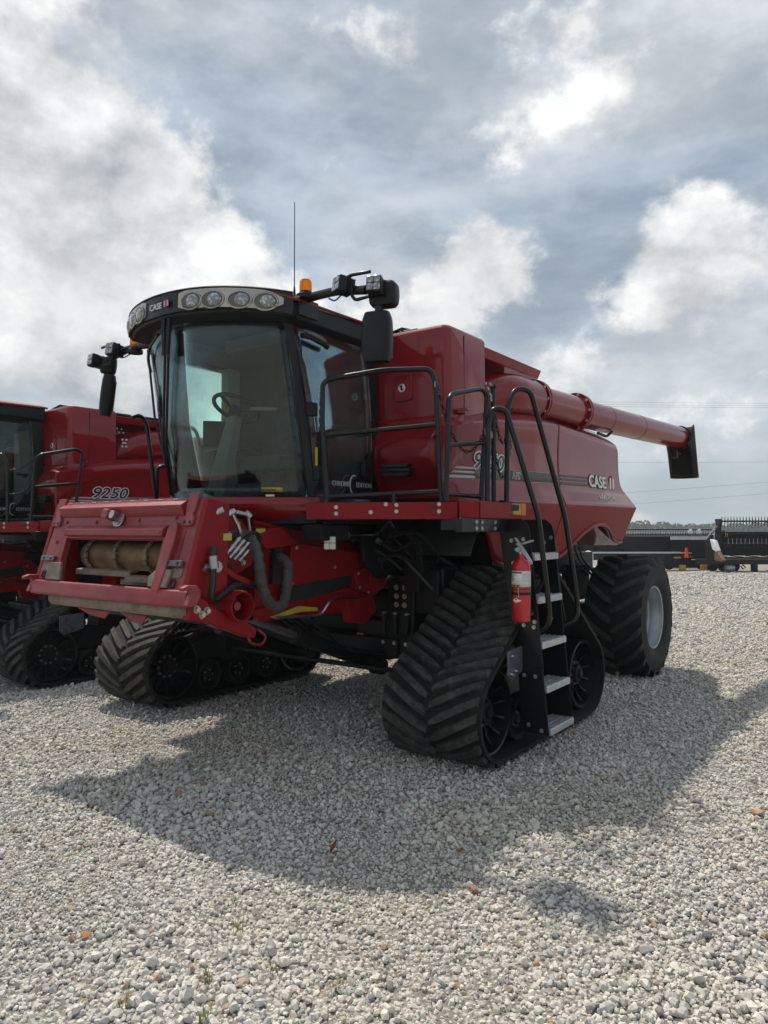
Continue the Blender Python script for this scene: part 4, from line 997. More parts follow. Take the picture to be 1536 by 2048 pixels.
WL = O('work_light', M().box((.985, -.50, 1.605), (.10, .06, .11), Euler((0, 0, .5)).to_matrix()).tube([(.955, -.50, 1.66), (.955, -.50, 1.685), (1.01, -.50, 1.685), (1.01, -.50, 1.66)], .006, 5).cyl((.985, -.50, 1.68), (.985, -.50, 1.76), .008, n=6), 'black_plastic', root, bev=.01)
rt = Euler((0, 0, .5)).to_matrix()
for a in (-.022, .022):
    for b in (-.024, .024): O('led', M().box(Vector((.985, -.50, 1.605)) + rt @ Vector((a, -.031, b)), (.042, .010, .046), rt), 'white_print', WL, bev=.012)
m = M()
for i in range(5): m.tube([(-.3 + .2 * i, -.2, 1.0), (-.2 + .18 * i, .2, .80 - .03 * i), (-.1 + .2 * i, .55, .62)], .016, 6, .1)
O('brake_hose', m, 'hose', root)

# ---------------------------------------------------------------- platform, railings, ladder
bm_poly = [(.90, -.60), (1.0, -.77), (1.90, -.21), (1.97, -.05), (1.97, .62), (1.6, .62), (1.6, .2), (.90, .22)]
PL = O('platform', M().pz(bm_poly, 1.85, 1.898), 'mech_black', root)
edge = [Vector(p) for p in ((.93, -.80, 0), (1.00, -.775, 0), (1.90, -.215, 0), (1.98, -.08, 0), (1.98, .40, 0))]
def edge_beam(a, b, z0, z1):
    d = (b - a).normalized(); n = Vector((d.y, -d.x, 0)) * .03
    return [a + Vector((0, 0, z0)), b + Vector((0, 0, z0)), b + n + Vector((0, 0, z0)), a + n + Vector((0, 0, z0)), a + Vector((0, 0, z1)), b + Vector((0, 0, z1)), b + n + Vector((0, 0, z1)), a + n + Vector((0, 0, z1))]
BXF = [(0, 1, 2, 3), (4, 7, 6, 5), (0, 4, 5, 1), (1, 5, 6, 2), (2, 6, 7, 3), (3, 7, 4, 0)]
for i, (a, b) in enumerate(zip(edge, edge[1:])):
    if i == 0: continue
    z0, z1 = (1.775, 1.893) if i == 1 else (1.785, 1.905)
    O('edge_beam', M().add(edge_beam(a, b, z0, z1), BXF), 'red_shade_finish', PL, bev=.003)
for t, zz in ((.20, (1.86, 1.815)), (.60, (1.875, 1.83)), (.88, (1.88, 1.83)), (.43, (1.825,)), (.53, (1.88,))):
    p = edge[1].lerp(edge[2], t); d = (edge[2] - edge[1]).normalized(); n = Vector((d.y, -d.x, 0))
    for z in zz: bolt(PL, p + n * .031 + Vector((0, 0, z)), n, .012, .009)
O('drain_hole', M().cyl(edge[1].lerp(edge[2], .83) + Vector((.0164, -.0262, 1.85)), edge[1].lerp(edge[2], .83) + Vector((.0172, -.0275, 1.85)), .017, n=14), 'black_print', PL)
def railing(name, pts_, extra, r=.0185):
    m = M().tube(pts_, r, 10, .07, 6)
    for a, b in extra: m.tube([a, b], r * .92, 8)
    return O(name, m, 'rail_black', root, smooth=60)
e1, e2 = edge[1], edge[2]
def ep(t, z): p = e1.lerp(e2, t); return (p.x, p.y, z)
railing('front_railing', [ep(.13, 1.86), ep(.135, 1.95), ep(.10, 2.45), ep(.105, 2.745), ep(.16, 2.775), ep(.50, 2.83), ep(.835, 2.835), ep(.86, 2.70), ep(.895, 1.90)],
        [(ep(.125, 2.375), ep(.87, 2.44)), (ep(.13, 1.935), ep(.89, 1.97)), (ep(.58, 1.96), ep(.58, 1.89))])
railing('middle_railing', [(1.86, -.30, 1.90), (1.86, -.26, 2.62), (1.86, -.20, 2.665), (1.86, .22, 2.765), (1.86, .30, 2.73), (1.86, .20, 1.90)], [((1.86, -.28, 2.29), (1.86, .26, 2.36)), ((1.86, -.29, 1.95), (1.86, .21, 1.95))])
railing('chain_post', [(1.90, .33, 1.88), (1.90, .33, 2.78)], [])
O('post_knob', M().rev([(0, .0), (.004, .018), (.02, .026), (.036, .018), (.04, 0)], (1.90, .33, 2.77), 'Z', 12), 'black_plastic', root)
railing('hand_rail', [(1.965, .10, 1.69), (1.955, .14, 2.50), (1.98, .17, 2.60), (2.06, .22, 2.585), (2.275, .30, 1.80), (2.30, .43, 1.10), (2.29, .44, .99), (2.16, .43, .93)], [], .0205)
railing('hand_rail', [(1.97, .40, 1.79), (1.965, .44, 2.66), (1.99, .52, 2.80), (2.07, .62, 2.79), (2.25, .86, 1.80), (2.31, .96, 1.12), (2.30, .95, .98), (2.16, .90, .93)], [], .0205)
chain('safety_chain', ep(.865, 2.73), (1.87, .24, 2.45), .30, root)
chain('safety_chain', (1.90, .315, 2.72), (1.98, .47, 2.62), .30, root)
chain('safety_chain', (1.90, .315, 2.42), (1.975, .47, 2.40), .30, root)
chain('safety_chain', (1.90, .315, 2.74), (1.90, .315, 2.05), .01, root)
chain('safety_chain', ep(.095, 2.66), ep(.085, 2.28), .0, root)
chain('safety_chain', ep(.09, 2.45), (1.06, -.65, 1.95), .06, root)
O('chain_tag', M().box(Vector(ep(.075, 2.22)) + Vector((0, -.02, 0)), (.012, .02, .13)), 'yellow', root, bev=.004)
m = M()
for p in ((1.88, .25, 2.44), (1.90, .31, 2.70), (1.90, .31, 2.42), ep(.865, 2.72), ep(.09, 2.65)): m.tube([Vector(p) + Vector((0, -.012 + .010 * math.cos(a), .024 * math.sin(a))) for a in [i * math.pi / 6 for i in range(12)]], .004, 5, closed=True)
O('snap_hook', m, 'steel', root)
# ladder
def lx(z): return lerp(2.305, 2.175, (z - .2) / 1.4)     # outer edge leans in towards the top
BK = O('ladder_beam', M().bx(1.93, 1.985, -.30, .46, 1.685, 1.783).bx(1.80, 1.94, -.28, .5, 1.70, 1.775), 'black_paint', root, bev=.004)
for y in (-.10, -.02, .18):
    for z in (1.712, 1.757): bolt(BK, (1.987, y, z), (1, 0, 0), .013, .009)
def stringer(y0, y1, z0, z1, wd=.205, top=False, name='ladder_stringer'):
    poly = [(lx(z0) - wd, z0), (lx(z0), z0), (lx(z1), z1), (lx(z1) - wd, z1)]
    if top:
        c = lx(z1); poly = [(lx(z0) - wd, z0), (lx(z0), z0), (c, z1 - .10), (c - .02, z1 - .04), (c - .07, z1), (c - wd - .06, z1)]
    return O(name, M().py(poly, y0, y1), 'black_paint', root, bev=.003)
S1 = stringer(.405, .412, .66, 1.785, top=True); S2 = stringer(.398, .405, .20, .67); S3 = stringer(.855, .863, .24, 1.785, top=True)
for z, dx in ((.62, .05), (.62, .14), (.26, .05), (.23, .15), (.98, .16), (.99, .08), (1.62, .04), (1.63, .14), (1.45, .04), (1.08, .15), (1.02, .17)):
    bolt(S1 if z > .65 else S2, (lx(z) - .205 + dx + .0, .397 if z < .65 else .404, z), (0, -1, 0), .013, .009)
for z, dx in ((1.64, .16), (1.60, .1), (1.0, .1), (.95, .07)): bolt(S3, (lx(z) - .2 + dx, .854, z), (0, -1, 0), .013, .009)
for i, z in enumerate((.245, .55, .87, 1.20, 1.52)):
    xo = lx(z) + .015; d = .20
    nose = O('ladder_step', M().bx(xo - .022, xo, .416, .851, z - .048, z).bx(xo - d, xo - d + .012, .416, .851, z - .03, z - .005), 'step_alu', root, bev=.004)
    for k in range(6):
        y = .42 + k * .0855
        O('tread_bar', M().bx(xo - d + .013, xo - .023, y - .006, y + .006, z - .03, z - .004), 'step_alu', nose)
    for k in range(4):
        x = xo - .05 - k * .042
        O('tread_bar', M().bx(x - .006, x + .006, .417, .85, z - .026, z + .001), 'step_alu', nose)
    m = M()
    for k in range(16): m.bx(xo - .02, xo - .006, .43 + k * .0263, .44 + k * .0263, z, z + .007)
    O('grip_tooth', m, 'step_alu', nose)
    if i < 4: O('riser_plate', M().bx(xo - d - .03, xo - d - .022, .413, .853, z + .02, z + .29), 'black_paint', nose)
O('track_bracket', M().px([(.17, .82), (.46, .84), (.46, .66), (.22, .60), (.17, .65)], 2.08, 2.094), 'plate_blue', root, bev=.004)
tb = bpy.data.objects['track_bracket']
for y, z in ((.23, .78), (.285, .665), (.215, .65)): bolt(tb, (2.095, y, z), (1, 0, 0), .02, .022, 'steel')
O('ladder_brace', M().bar((2.10, .95, 1.5), (2.10, 1.15, .95), .06, .012).px([(.87, 1.55), (1.02, 1.50), (1.12, 1.0), (.87, 1.25)], 2.05, 2.06), 'mech_black', root)
mk = O('side_marker', M().bx(1.73, 1.78, .74, .86, 1.80, 1.945).cyl((1.78, .83, 1.82), (1.78, .83, 1.93), .02, n=10), 'black_plastic', root, bev=.01)
O('marker_lens', M().bx(1.765, 1.795, .87, 1.02, 1.825, 1.92), 'yellow', mk, bev=.008); O('marker_lens', M().bx(1.765, 1.797, 1.022, 1.12, 1.82, 1.925), 'amber', mk, bev=.008)

# ---------------------------------------------------------------- copy: the second combine further left
twin = copy_tree(root)
twin.location = (-5.45, .10, -.10); twin.rotation_euler = (0, 0, R(-4))
def prune(o, names):
    for ch in list(o.children):
        if ch.name.split('.')[0] in names:
            for g_ in list(ch.children):
                for h_ in list(g_.children): bpy.data.objects.remove(h_)
                bpy.data.objects.remove(g_)
            bpy.data.objects.remove(ch)
prune(twin, ('ladder_stringer', 'ladder_step', 'ladder_brace', 'hand_rail', 'front_railing', 'safety_chain', 'snap_hook', 'chain_tag', 'chain_post', 'post_knob'))
for o in twin.children:
    if o.name.split('.')[0] in ('rubber_track', 'idler_wheel', 'track_roller', 'drive_wheel', 'track_frame', 'track_bracket') and o.location.y == 0: o.location.y = -.24
_r = root; root = twin
for t0, t1 in ((.42, .62), (.12, .30)): railing('hand_rail', [ep(t0, 1.80), ep(t0 + .01, 2.58), ep((t0 + t1) / 2, 2.70), ep(t1 - .01, 2.58), ep(t1, 1.80)], [], .0205)
chain('safety_chain', ep(.62, 2.50), (1.87, -.27, 2.62), .05, twin); chain('safety_chain', ep(.62, 2.22), (1.87, -.28, 2.33), .05, twin)
root = _r
# railing on the far side of the front machine's cab
railing('right_railing', [(-1.22, -.40, 1.90), (-1.22, -.52, 2.68), (-1.20, -.60, 2.75), (-1.20, -.70, 2.71)], [])
railing('right_railing', [(-1.28, -.36, 1.90), (-1.28, -.36, 2.3), (-1.28, .12, 2.34)], [])
railing('right_railing', [(-1.24, -.30, 2.72), (-1.24, .05, 2.70), (-1.24, .10, 2.60), (-1.24, .12, 1.9)], [])
O('right_platform', M().bx(-1.45, -.85, -.5, .5, 1.86, 1.90), 'mech_black', root)
tag(twin, 'second red combine at the left edge, half hidden behind the front one', 'combine', 'red combines parked side by side')
root.location = (0, 0, 0)

# ---------------------------------------------------------------- fire extinguisher hung on the ladder
ex = thing('fire_extinguisher', 'red fire extinguisher strapped to the black ladder of the front combine', 'fire extinguisher', (2.13, .315, 1.03))
c = .068
body = M().rev([(0, c * .9), (.01, c), (.40, c), (.425, c * .93), (.445, c * .75), (.46, c * .4), (.475, .022), (.50, .022)], (0, 0, 0), 'Z', 32)
CB = O('cylinder', body, 'ext_red', ex, smooth=45)
def wrap(z0, z1, a0, a1, name, mt, o, par=CB):
    n = 18
    return O(name, M().grid(lambda u, v: ((c + o) * math.cos(lerp(a0, a1, u)), (c + o) * math.sin(lerp(a0, a1, u)), lerp(z0, z1, v)), n, 1), mt, par, solid=.0012)
wrap(.255, .37, R(-158), R(22), 'paper_label', 'white_print', .0015)
wrap(.256, .274, R(-152), R(-70), 'label_strip', 'label_yellow', .003)
for i in range(7): wrap(.295 + i * .009, .298 + i * .009, R(-58), R(8), 'label_line', 'silver_print', .003)
for i in range(3): wrap(.258, .268, R(-135 + i * 22), R(-123 + i * 22), 'label_mark', 'black_print', .0045)
wrap(.355, .364, R(-150), R(-60), 'label_line', 'black_print', .003)
for i in range(4): wrap(.30 + i * .013, .304 + i * .013, R(-148), R(-112 + 8 * (i % 2)), 'label_line', 'dark_print', .003)
O('strap', M().revo([(.195, c + .004), (.215, c + .004), (.215, c - .002), (.195, c - .002)], (0, 0, 0), 'Z', 32), 'black_plastic', ex)
O('strap', M().revo([(.232, c + .003), (.244, c + .003), (.244, c - .002), (.232, c - .002)], (0, 0, 0), 'Z', 32), 'dark_print', ex)
dm = M(); ca = R(-120)
def sp_(a, z): return ((c + .002) * math.cos(a), (c + .002) * math.sin(a), z)
dm.add([sp_(R(-133), .155), sp_(R(-98), .136), sp_(R(-62), .155), sp_(R(-98), .174), sp_(R(-116), .1455), sp_(R(-80), .1455), sp_(R(-80), .1645), sp_(R(-116), .1645)], [(0, 4, 7), (4, 1, 5, 6, 3, 7), (5, 2, 6)])
O('diamond_label', dm, 'white_print', CB, solid=.001)
vz = M().rev([(.495, .024), (.52, .026), (.535, .018), (.55, .016)], (0, 0, 0), 'Z', 14).cyl((0, 0, .525), (-.045, -.01, .525), .010, n=8)
VV = O('valve', vz, 'steel', ex)
O('lever', M().prism([(0, 0), (.115, .035), (.118, .047), (.10, .046), (0, .018)], lambda a, b, o: (-.02 + a, o - .01, .55 + b), 0, .02).prism([(-.03, .03), (0, .0), (.09, -.12), (.10, -.12), (.10, -.10), (.01, .03)], lambda a, b, o: (a, o - .03, .54 + b), 0, .012).prism([(-.05, .07), (-.035, .075), (.01, .02), (-.005, .01)], lambda a, b, o: (a, o - .012, .54 + b), 0, .024), 'steel', ex)
O('gauge', M().cyl((-.005, -.02, .525), (-.005, -.045, .525), .018, n=14), 'steel', ex)
O('tamper_seal', M().tube([(.012, -.072, .25), (.010, -.076, .22), (.018, -.078, .20), (.012, -.076, .18)], .0022, 5), 'bolt_zinc', ex)
O('bracket', M().bx(-.05, .05, c + .001, c + .012, .05, .46), 'black_paint', ex, bev=.003)

# ================================================================ ground and gravel
def ground_mat():
    m = bpy.data.materials.new('gravel_ground'); m.use_nodes = True; t = NT(m.node_tree); t.n.clear()
    p = t.add('ShaderNodeBsdfPrincipled'); o = t.add('ShaderNodeOutputMaterial'); t.l.new(p.outputs[0], o.inputs[0])
    P = t.add('ShaderNodeNewGeometry').outputs['Position']
    v = t.add('ShaderNodeTexVoronoi'); v.inputs['Scale'].default_value = 30; t.l.new(P, v.inputs['Vector'])
    v2 = t.add('ShaderNodeTexVoronoi'); v2.inputs['Scale'].default_value = 55; t.l.new(P, v2.inputs['Vector'])
    sp = t.add('ShaderNodeSeparateColor'); t.l.new(v.outputs['Color'], sp.inputs[0])
    r = t.add('ShaderNodeValToRGB'); t.l.new(sp.outputs[0], r.inputs[0])
    r.color_ramp.elements[0].color = (.34, .33, .31, 1); r.color_ramp.elements[1].color = (.62, .60, .56, 1)
    big = t.noise(P, .35, 5, .6)
    c = t.mix(t.ss(big, .3, .7), r.outputs[0], t.mix(.35, r.outputs[0], (.42, .37, .29)))
    c = t.mix(t.ss(v.outputs['Distance'], .25, .60, .10, .70), c, (.09, .08, .066))  # dark between cells: painted shade of the gaps between stones
    t.l.new(c, p.inputs['Base Color']); p.inputs['Roughness'].default_value = .9
    h = t.m('ADD', t.m('MULTIPLY', v.outputs['Distance'], -1.0), t.m('MULTIPLY', v2.outputs['Distance'], -.5))
    b = t.add('ShaderNodeBump'); b.inputs['Strength'].default_value = .9; b.inputs['Distance'].default_value = .02
    t.l.new(h, b.inputs['Height']); t.l.new(b.outputs[0], p.inputs['Normal'])
    MAT['gravel_ground'] = m
ground_mat()
def relief(x, y):
    return .012 * math.sin(x * 1.3 + .7 * y) * math.cos(y * .9 - .4 * x) + .006 * math.sin(x * 3.1 + 1) * math.sin(y * 2.7)
FW = Vector((-math.sin(YAW), math.cos(YAW), 0)); RT = Vector((math.cos(YAW), math.sin(YAW), 0))
CG = Vector((CAM.x, CAM.y, 0))
def gz(x, y):
    return relief(x, y) - .024 - .10 * max(0, min(1, (-2.5 - x) / 1.2))
g = M(); n = 80; S = 12.0; xs0, ys0 = 1.0, 1.0
def gp(i, j):
    def ax_(k): t = (k / n - .5) * 2; return math.copysign(abs(t) ** 5 * 1500 + abs(t) * S, t)
    x, y = xs0 + ax_(i), ys0 + ax_(j); d = math.hypot(x - xs0, y - ys0)
    return (x, y, gz(x, y) * max(.3, 1 - d / 40))
V = [gp(i, j) for i in range(n + 1) for j in range(n + 1)]
g.add(V, [(i * (n + 1) + j, (i + 1) * (n + 1) + j, (i + 1) * (n + 1) + j + 1, i * (n + 1) + j + 1) for i in range(n) for j in range(n)])
GR = O('ground', g, 'gravel_ground', None, smooth=80); GR['kind'] = 'structure'

def stone_mat():
    m = bpy.data.materials.new('stone'); m.use_nodes = True; t = NT(m.node_tree); t.n.clear()
    p = t.add('ShaderNodeBsdfPrincipled'); o = t.add('ShaderNodeOutputMaterial'); t.l.new(p.outputs[0], o.inputs[0])
    rnd = t.add('ShaderNodeObjectInfo').outputs['Random']
    r = t.add('ShaderNodeValToRGB'); t.l.new(rnd, r.inputs[0]); e = r.color_ramp
    pal = [(0, (.28, .275, .27)), (.07, (.42, .41, .395)), (.28, (.54, .525, .495)), (.55, (.62, .60, .56)), (.80, (.69, .665, .615)), (.94, (.76, .735, .68)), (.972, (.50, .44, .36)), (.990, (.40, .30, .21)), (1.0, (.36, .25, .16))]
    e.elements[0].position = 0; e.elements[0].color = (*pal[0][1], 1); e.elements[1].position = 1; e.elements[1].color = (*pal[-1][1], 1)
    for q, c in pal[1:-1]: k = e.elements.new(q); k.color = (*c, 1)
    tc = t.add('ShaderNodeTexCoord').outputs['Object']
    nz = t.noise(tc, 3.0, 5, .65)
    P = t.add('ShaderNodeNewGeometry').outputs['Position']
    warm = t.ss(t.noise(P, .55, 4, .6), .42, .68)
    c = t.mix(t.m('MULTIPLY', warm, .35), r.outputs[0], t.mix(1.0, r.outputs[0], (1.0, .90, .74), 'MULTIPLY'))
    c = t.mix(t.ss(nz, .3, .75), t.mix(1.0, c, (.78, .77, .76), 'MULTIPLY'), c)
    t.l.new(c, p.inputs['Base Color']); p.inputs['Roughness'].default_value = .85
    MAT['stone'] = m
stone_mat()
stones = bpy.data.collections.new('gravel_pieces')
def stone_mesh(seed, npt=13):
    rr = random.Random(seed); bm = bmesh.new()
    ax_ = (1.0, rr.uniform(.62, .9), rr.uniform(.45, .7))
    for i in range(npt):
        z = 1 - 2 * (i + .5) / npt; a = i * 2.39996 + rr.uniform(-.4, .4); q = math.sqrt(max(0, 1 - z * z)); k = rr.uniform(.78, 1.08)
        bm.verts.new((q * math.cos(a) * ax_[0] * k, q * math.sin(a) * ax_[1] * k, z * ax_[2] * k))
    bmesh.ops.convex_hull(bm, input=bm.verts)
    me = bpy.data.meshes.new('stone'); bm.to_mesh(me); bm.free(); me.materials.append(MAT['stone']); return me
for k in range(12):
    so = bpy.data.objects.new('gravel_piece', stone_mesh(k)); stones.objects.link(so)
rs = random.Random(11)
PV = []; SCL = []
from mathutils import noise as mn
def scatter(d0, d1, sp, size):
    d = d0
    while d < d1:
        hwid = .60 * d + .9; k = -hwid
        while k < hwid:
            dd = d + rs.uniform(-.5, .5) * sp; ll = k + rs.uniform(-.5, .5) * sp
            p = CG + FW * dd + RT * ll
            s_ = size * math.exp(rs.gauss(-.08, .34)); s_ = min(s_, size * 2.2) * (.98 + .42 * mn.noise(Vector((p.x * .9, p.y * .9, 3.1))))
            PV.append((p.x, p.y, gz(p.x, p.y) + s_ * rs.uniform(.05, 1.0) - .003)); SCL.append(s_)
            k += sp
        d += sp * .9
scatter(1.7, 4.2, .0188, .0130)
scatter(4.2, 7.5, .0222, .0145)
scatter(7.5, 12.0, .029, .018)
scatter(12.0, 18.0, .042, .024)
scatter(18.0, 30.0, .062, .031)
pm = bpy.data.meshes.new('gravel'); pm.from_pydata(PV, [], [])
at = pm.attributes.new('size', 'FLOAT', 'POINT'); at.data.foreach_set('value', SCL)
GV = bpy.data.objects.new('gravel', pm); col.objects.link(GV); GV['kind'] = 'stuff'; GV['label'] = 'pale grey crushed stone gravel covering the whole yard'; GV['category'] = 'gravel'
ng = bpy.data.node_groups.new('gravel_scatter', 'GeometryNodeTree')
ng.interface.new_socket('Geometry', in_out='INPUT', socket_type='NodeSocketGeometry'); ng.interface.new_socket('Geometry', in_out='OUTPUT', socket_type='NodeSocketGeometry')
gi, go = ng.nodes.new('NodeGroupInput'), ng.nodes.new('NodeGroupOutput')
mp = ng.nodes.new('GeometryNodeMeshToPoints'); ip = ng.nodes.new('GeometryNodeInstanceOnPoints'); ci = ng.nodes.new('GeometryNodeCollectionInfo')
ci.inputs[0].default_value = stones; ci.inputs['Separate Children'].default_value = True; ci.inputs['Reset Children'].default_value = True
rv = ng.nodes.new('FunctionNodeRandomValue'); rv.data_type = 'FLOAT_VECTOR'; rv.inputs[0].default_value = (-1.1, -1.1, 0); rv.inputs[1].default_value = (1.1, 1.1, 6.28)
na = ng.nodes.new('GeometryNodeInputNamedAttribute'); na.data_type = 'FLOAT'; na.inputs[0].default_value = 'size'
er = ng.nodes.new('FunctionNodeEulerToRotation')
L = ng.links.new
L(gi.outputs[0], mp.inputs[0]); L(mp.outputs[0], ip.inputs['Points']); L(ci.outputs[0], ip.inputs['Instance']); ip.inputs['Pick Instance'].default_value = True
L(rv.outputs[0], er.inputs[0]); L(er.outputs[0], ip.inputs['Rotation']); L(na.outputs[0], ip.inputs['Scale']); L(ip.outputs[0], go.inputs[0])
md = GV.modifiers.new('scatter', 'NODES'); md.node_group = ng

# single stones, a leaf and grass tufts that stand out
mat('tan_stone', (.42, .32, .22), .85, var=.25, scale=20); mat('rust_stone', (.30, .15, .07), .85, var=.25, scale=20); mat('leaf_red', (.20, .03, .02), .6, var=.2, scale=30)
mat('dark_stone', (.12, .12, .13), .85, var=.25, scale=20)
mat('grass', (.22, .24, .10), .6, var=.3, scale=20); mat('dry_grass', (.34, .30, .14), .7, var=.3, scale=20)
def rock(x, y, s, mt, seed, lab):
    me = stone_mesh(seed, 18); me.materials.clear(); me.materials.append(MAT[mt])
    o = bpy.data.objects.new('stone', me); col.objects.link(o); o.scale = (s, s, s * .8); o.location = (x, y, gz(x, y) + s * .35 + .012); o.rotation_euler = (0, 0, seed)
    tag(o, lab, 'stone', 'loose stones on the gravel')
rock(3.68, .30, .055, 'tan_stone', 31, 'large tan stone on the gravel at the right edge of the picture')
def atpx(px, py):
    d = FW + RT * ((px - 768) / 1450); k = 1450 * 1.7 / (py - 1060); return CG + d * k
for i, (px, py, s, mt, lab) in enumerate(((180, 1858, .030, 'rust_stone', 'rusty brown stone near the lower left corner'), (490, 1940, .028, 'tan_stone', 'orange tan stone at the bottom, between two grass tufts'),
        (1405, 1860, .030, 'dark_stone', 'dark stone right of the mirror shadow'), (945, 1765, .026, 'rust_stone', 'reddish brown stone on the front edge of the shadow'), (1480, 1512, .035, 'tan_stone', 'brown stone on the right edge of the machine shadow'))):
    p = atpx(px, py); rock(p.x, p.y, s, mt, 50 + i, lab)
p = atpx(661, 1700)
lf = M()
for a0 in (0.2, 1.6): lf.add([(0, 0, .004), (.03, .02, .02), (.075, .0, .034), (.03, -.028, .024)], [(0, 1, 2), (0, 2, 3)]) if a0 < 1 else lf.add([(0, .0, .006), (.01, .035, .03), (.0, .06, .06), (-.02, .03, .03)], [(0, 1, 2), (0, 2, 3)])
lo = O('fallen_leaf', lf, 'leaf_red', None, solid=.001); lo.location = (p.x, p.y, gz(p.x, p.y) + .025); tag(lo, 'curled dark red leaf lying in the shadow on the gravel', 'leaf')
TUFTS = [(255, 1985, .07, 12, 'grass tuft in the lower left, left of the tallest one'), (415, 1935, .08, 14, 'upright green grass tuft behind the bottom middle tuft'), (412, 2010, .08, 20, 'widest grass tuft, at the bottom edge left of centre'), (678, 1950, .07, 16, 'dry grass tuft at the bottom, nearest to the centre'), (545, 1915, .07, 10, 'small grass tuft right of the orange tan stone'), (470, 1785, .06, 8, 'tiny grass sprig close to the shadow edge'), (480, 1840, .07, 10, 'tiny yellow grass sprig below the shadow edge')]
for i, (px, py, h, nb, lab) in enumerate(TUFTS):
    p = atpx(px, py); rr = random.Random(90 + i); m = M()
    for b in range(nb):
        a = rr.uniform(0, 6.28); ln = h * rr.uniform(.6, 1.2); o_ = Vector((rr.uniform(-.02, .02), rr.uniform(-.02, .02), 0)); out = Vector((math.cos(a), math.sin(a), 0)) * ln * rr.uniform(.2, .7)
        sd = Vector((-math.sin(a), math.cos(a), 0)) * .0022
        q1 = o_ + out * .4 + Vector((0, 0, ln * .6)); q2 = o_ + out + Vector((0, 0, ln * .9))
        m.add([o_ - sd, o_ + sd, q1 + sd * .8, q1 - sd * .8, q2], [(0, 1, 2, 3), (3, 2, 4)])
    o = O('grass_tuft', m, 'grass' if i % 3 else 'dry_grass', None, smooth=0); o.location = (p.x, p.y, gz(p.x, p.y)); tag(o, lab, 'grass', 'grass tufts in the gravel')

# ================================================================ far side of the yard: headers on carts, trees, wires
def loc_d(px, d): return CG + FW * d + RT * ((px - 768) / 1450 * d)
RZ = YAW                                                 # their long side runs across the view
def far_header(px0, d, width, name, lab):
    o = thing(name, lab, 'header', loc_d(px0, d), RZ, 'grain headers parked across the yard')
    return o
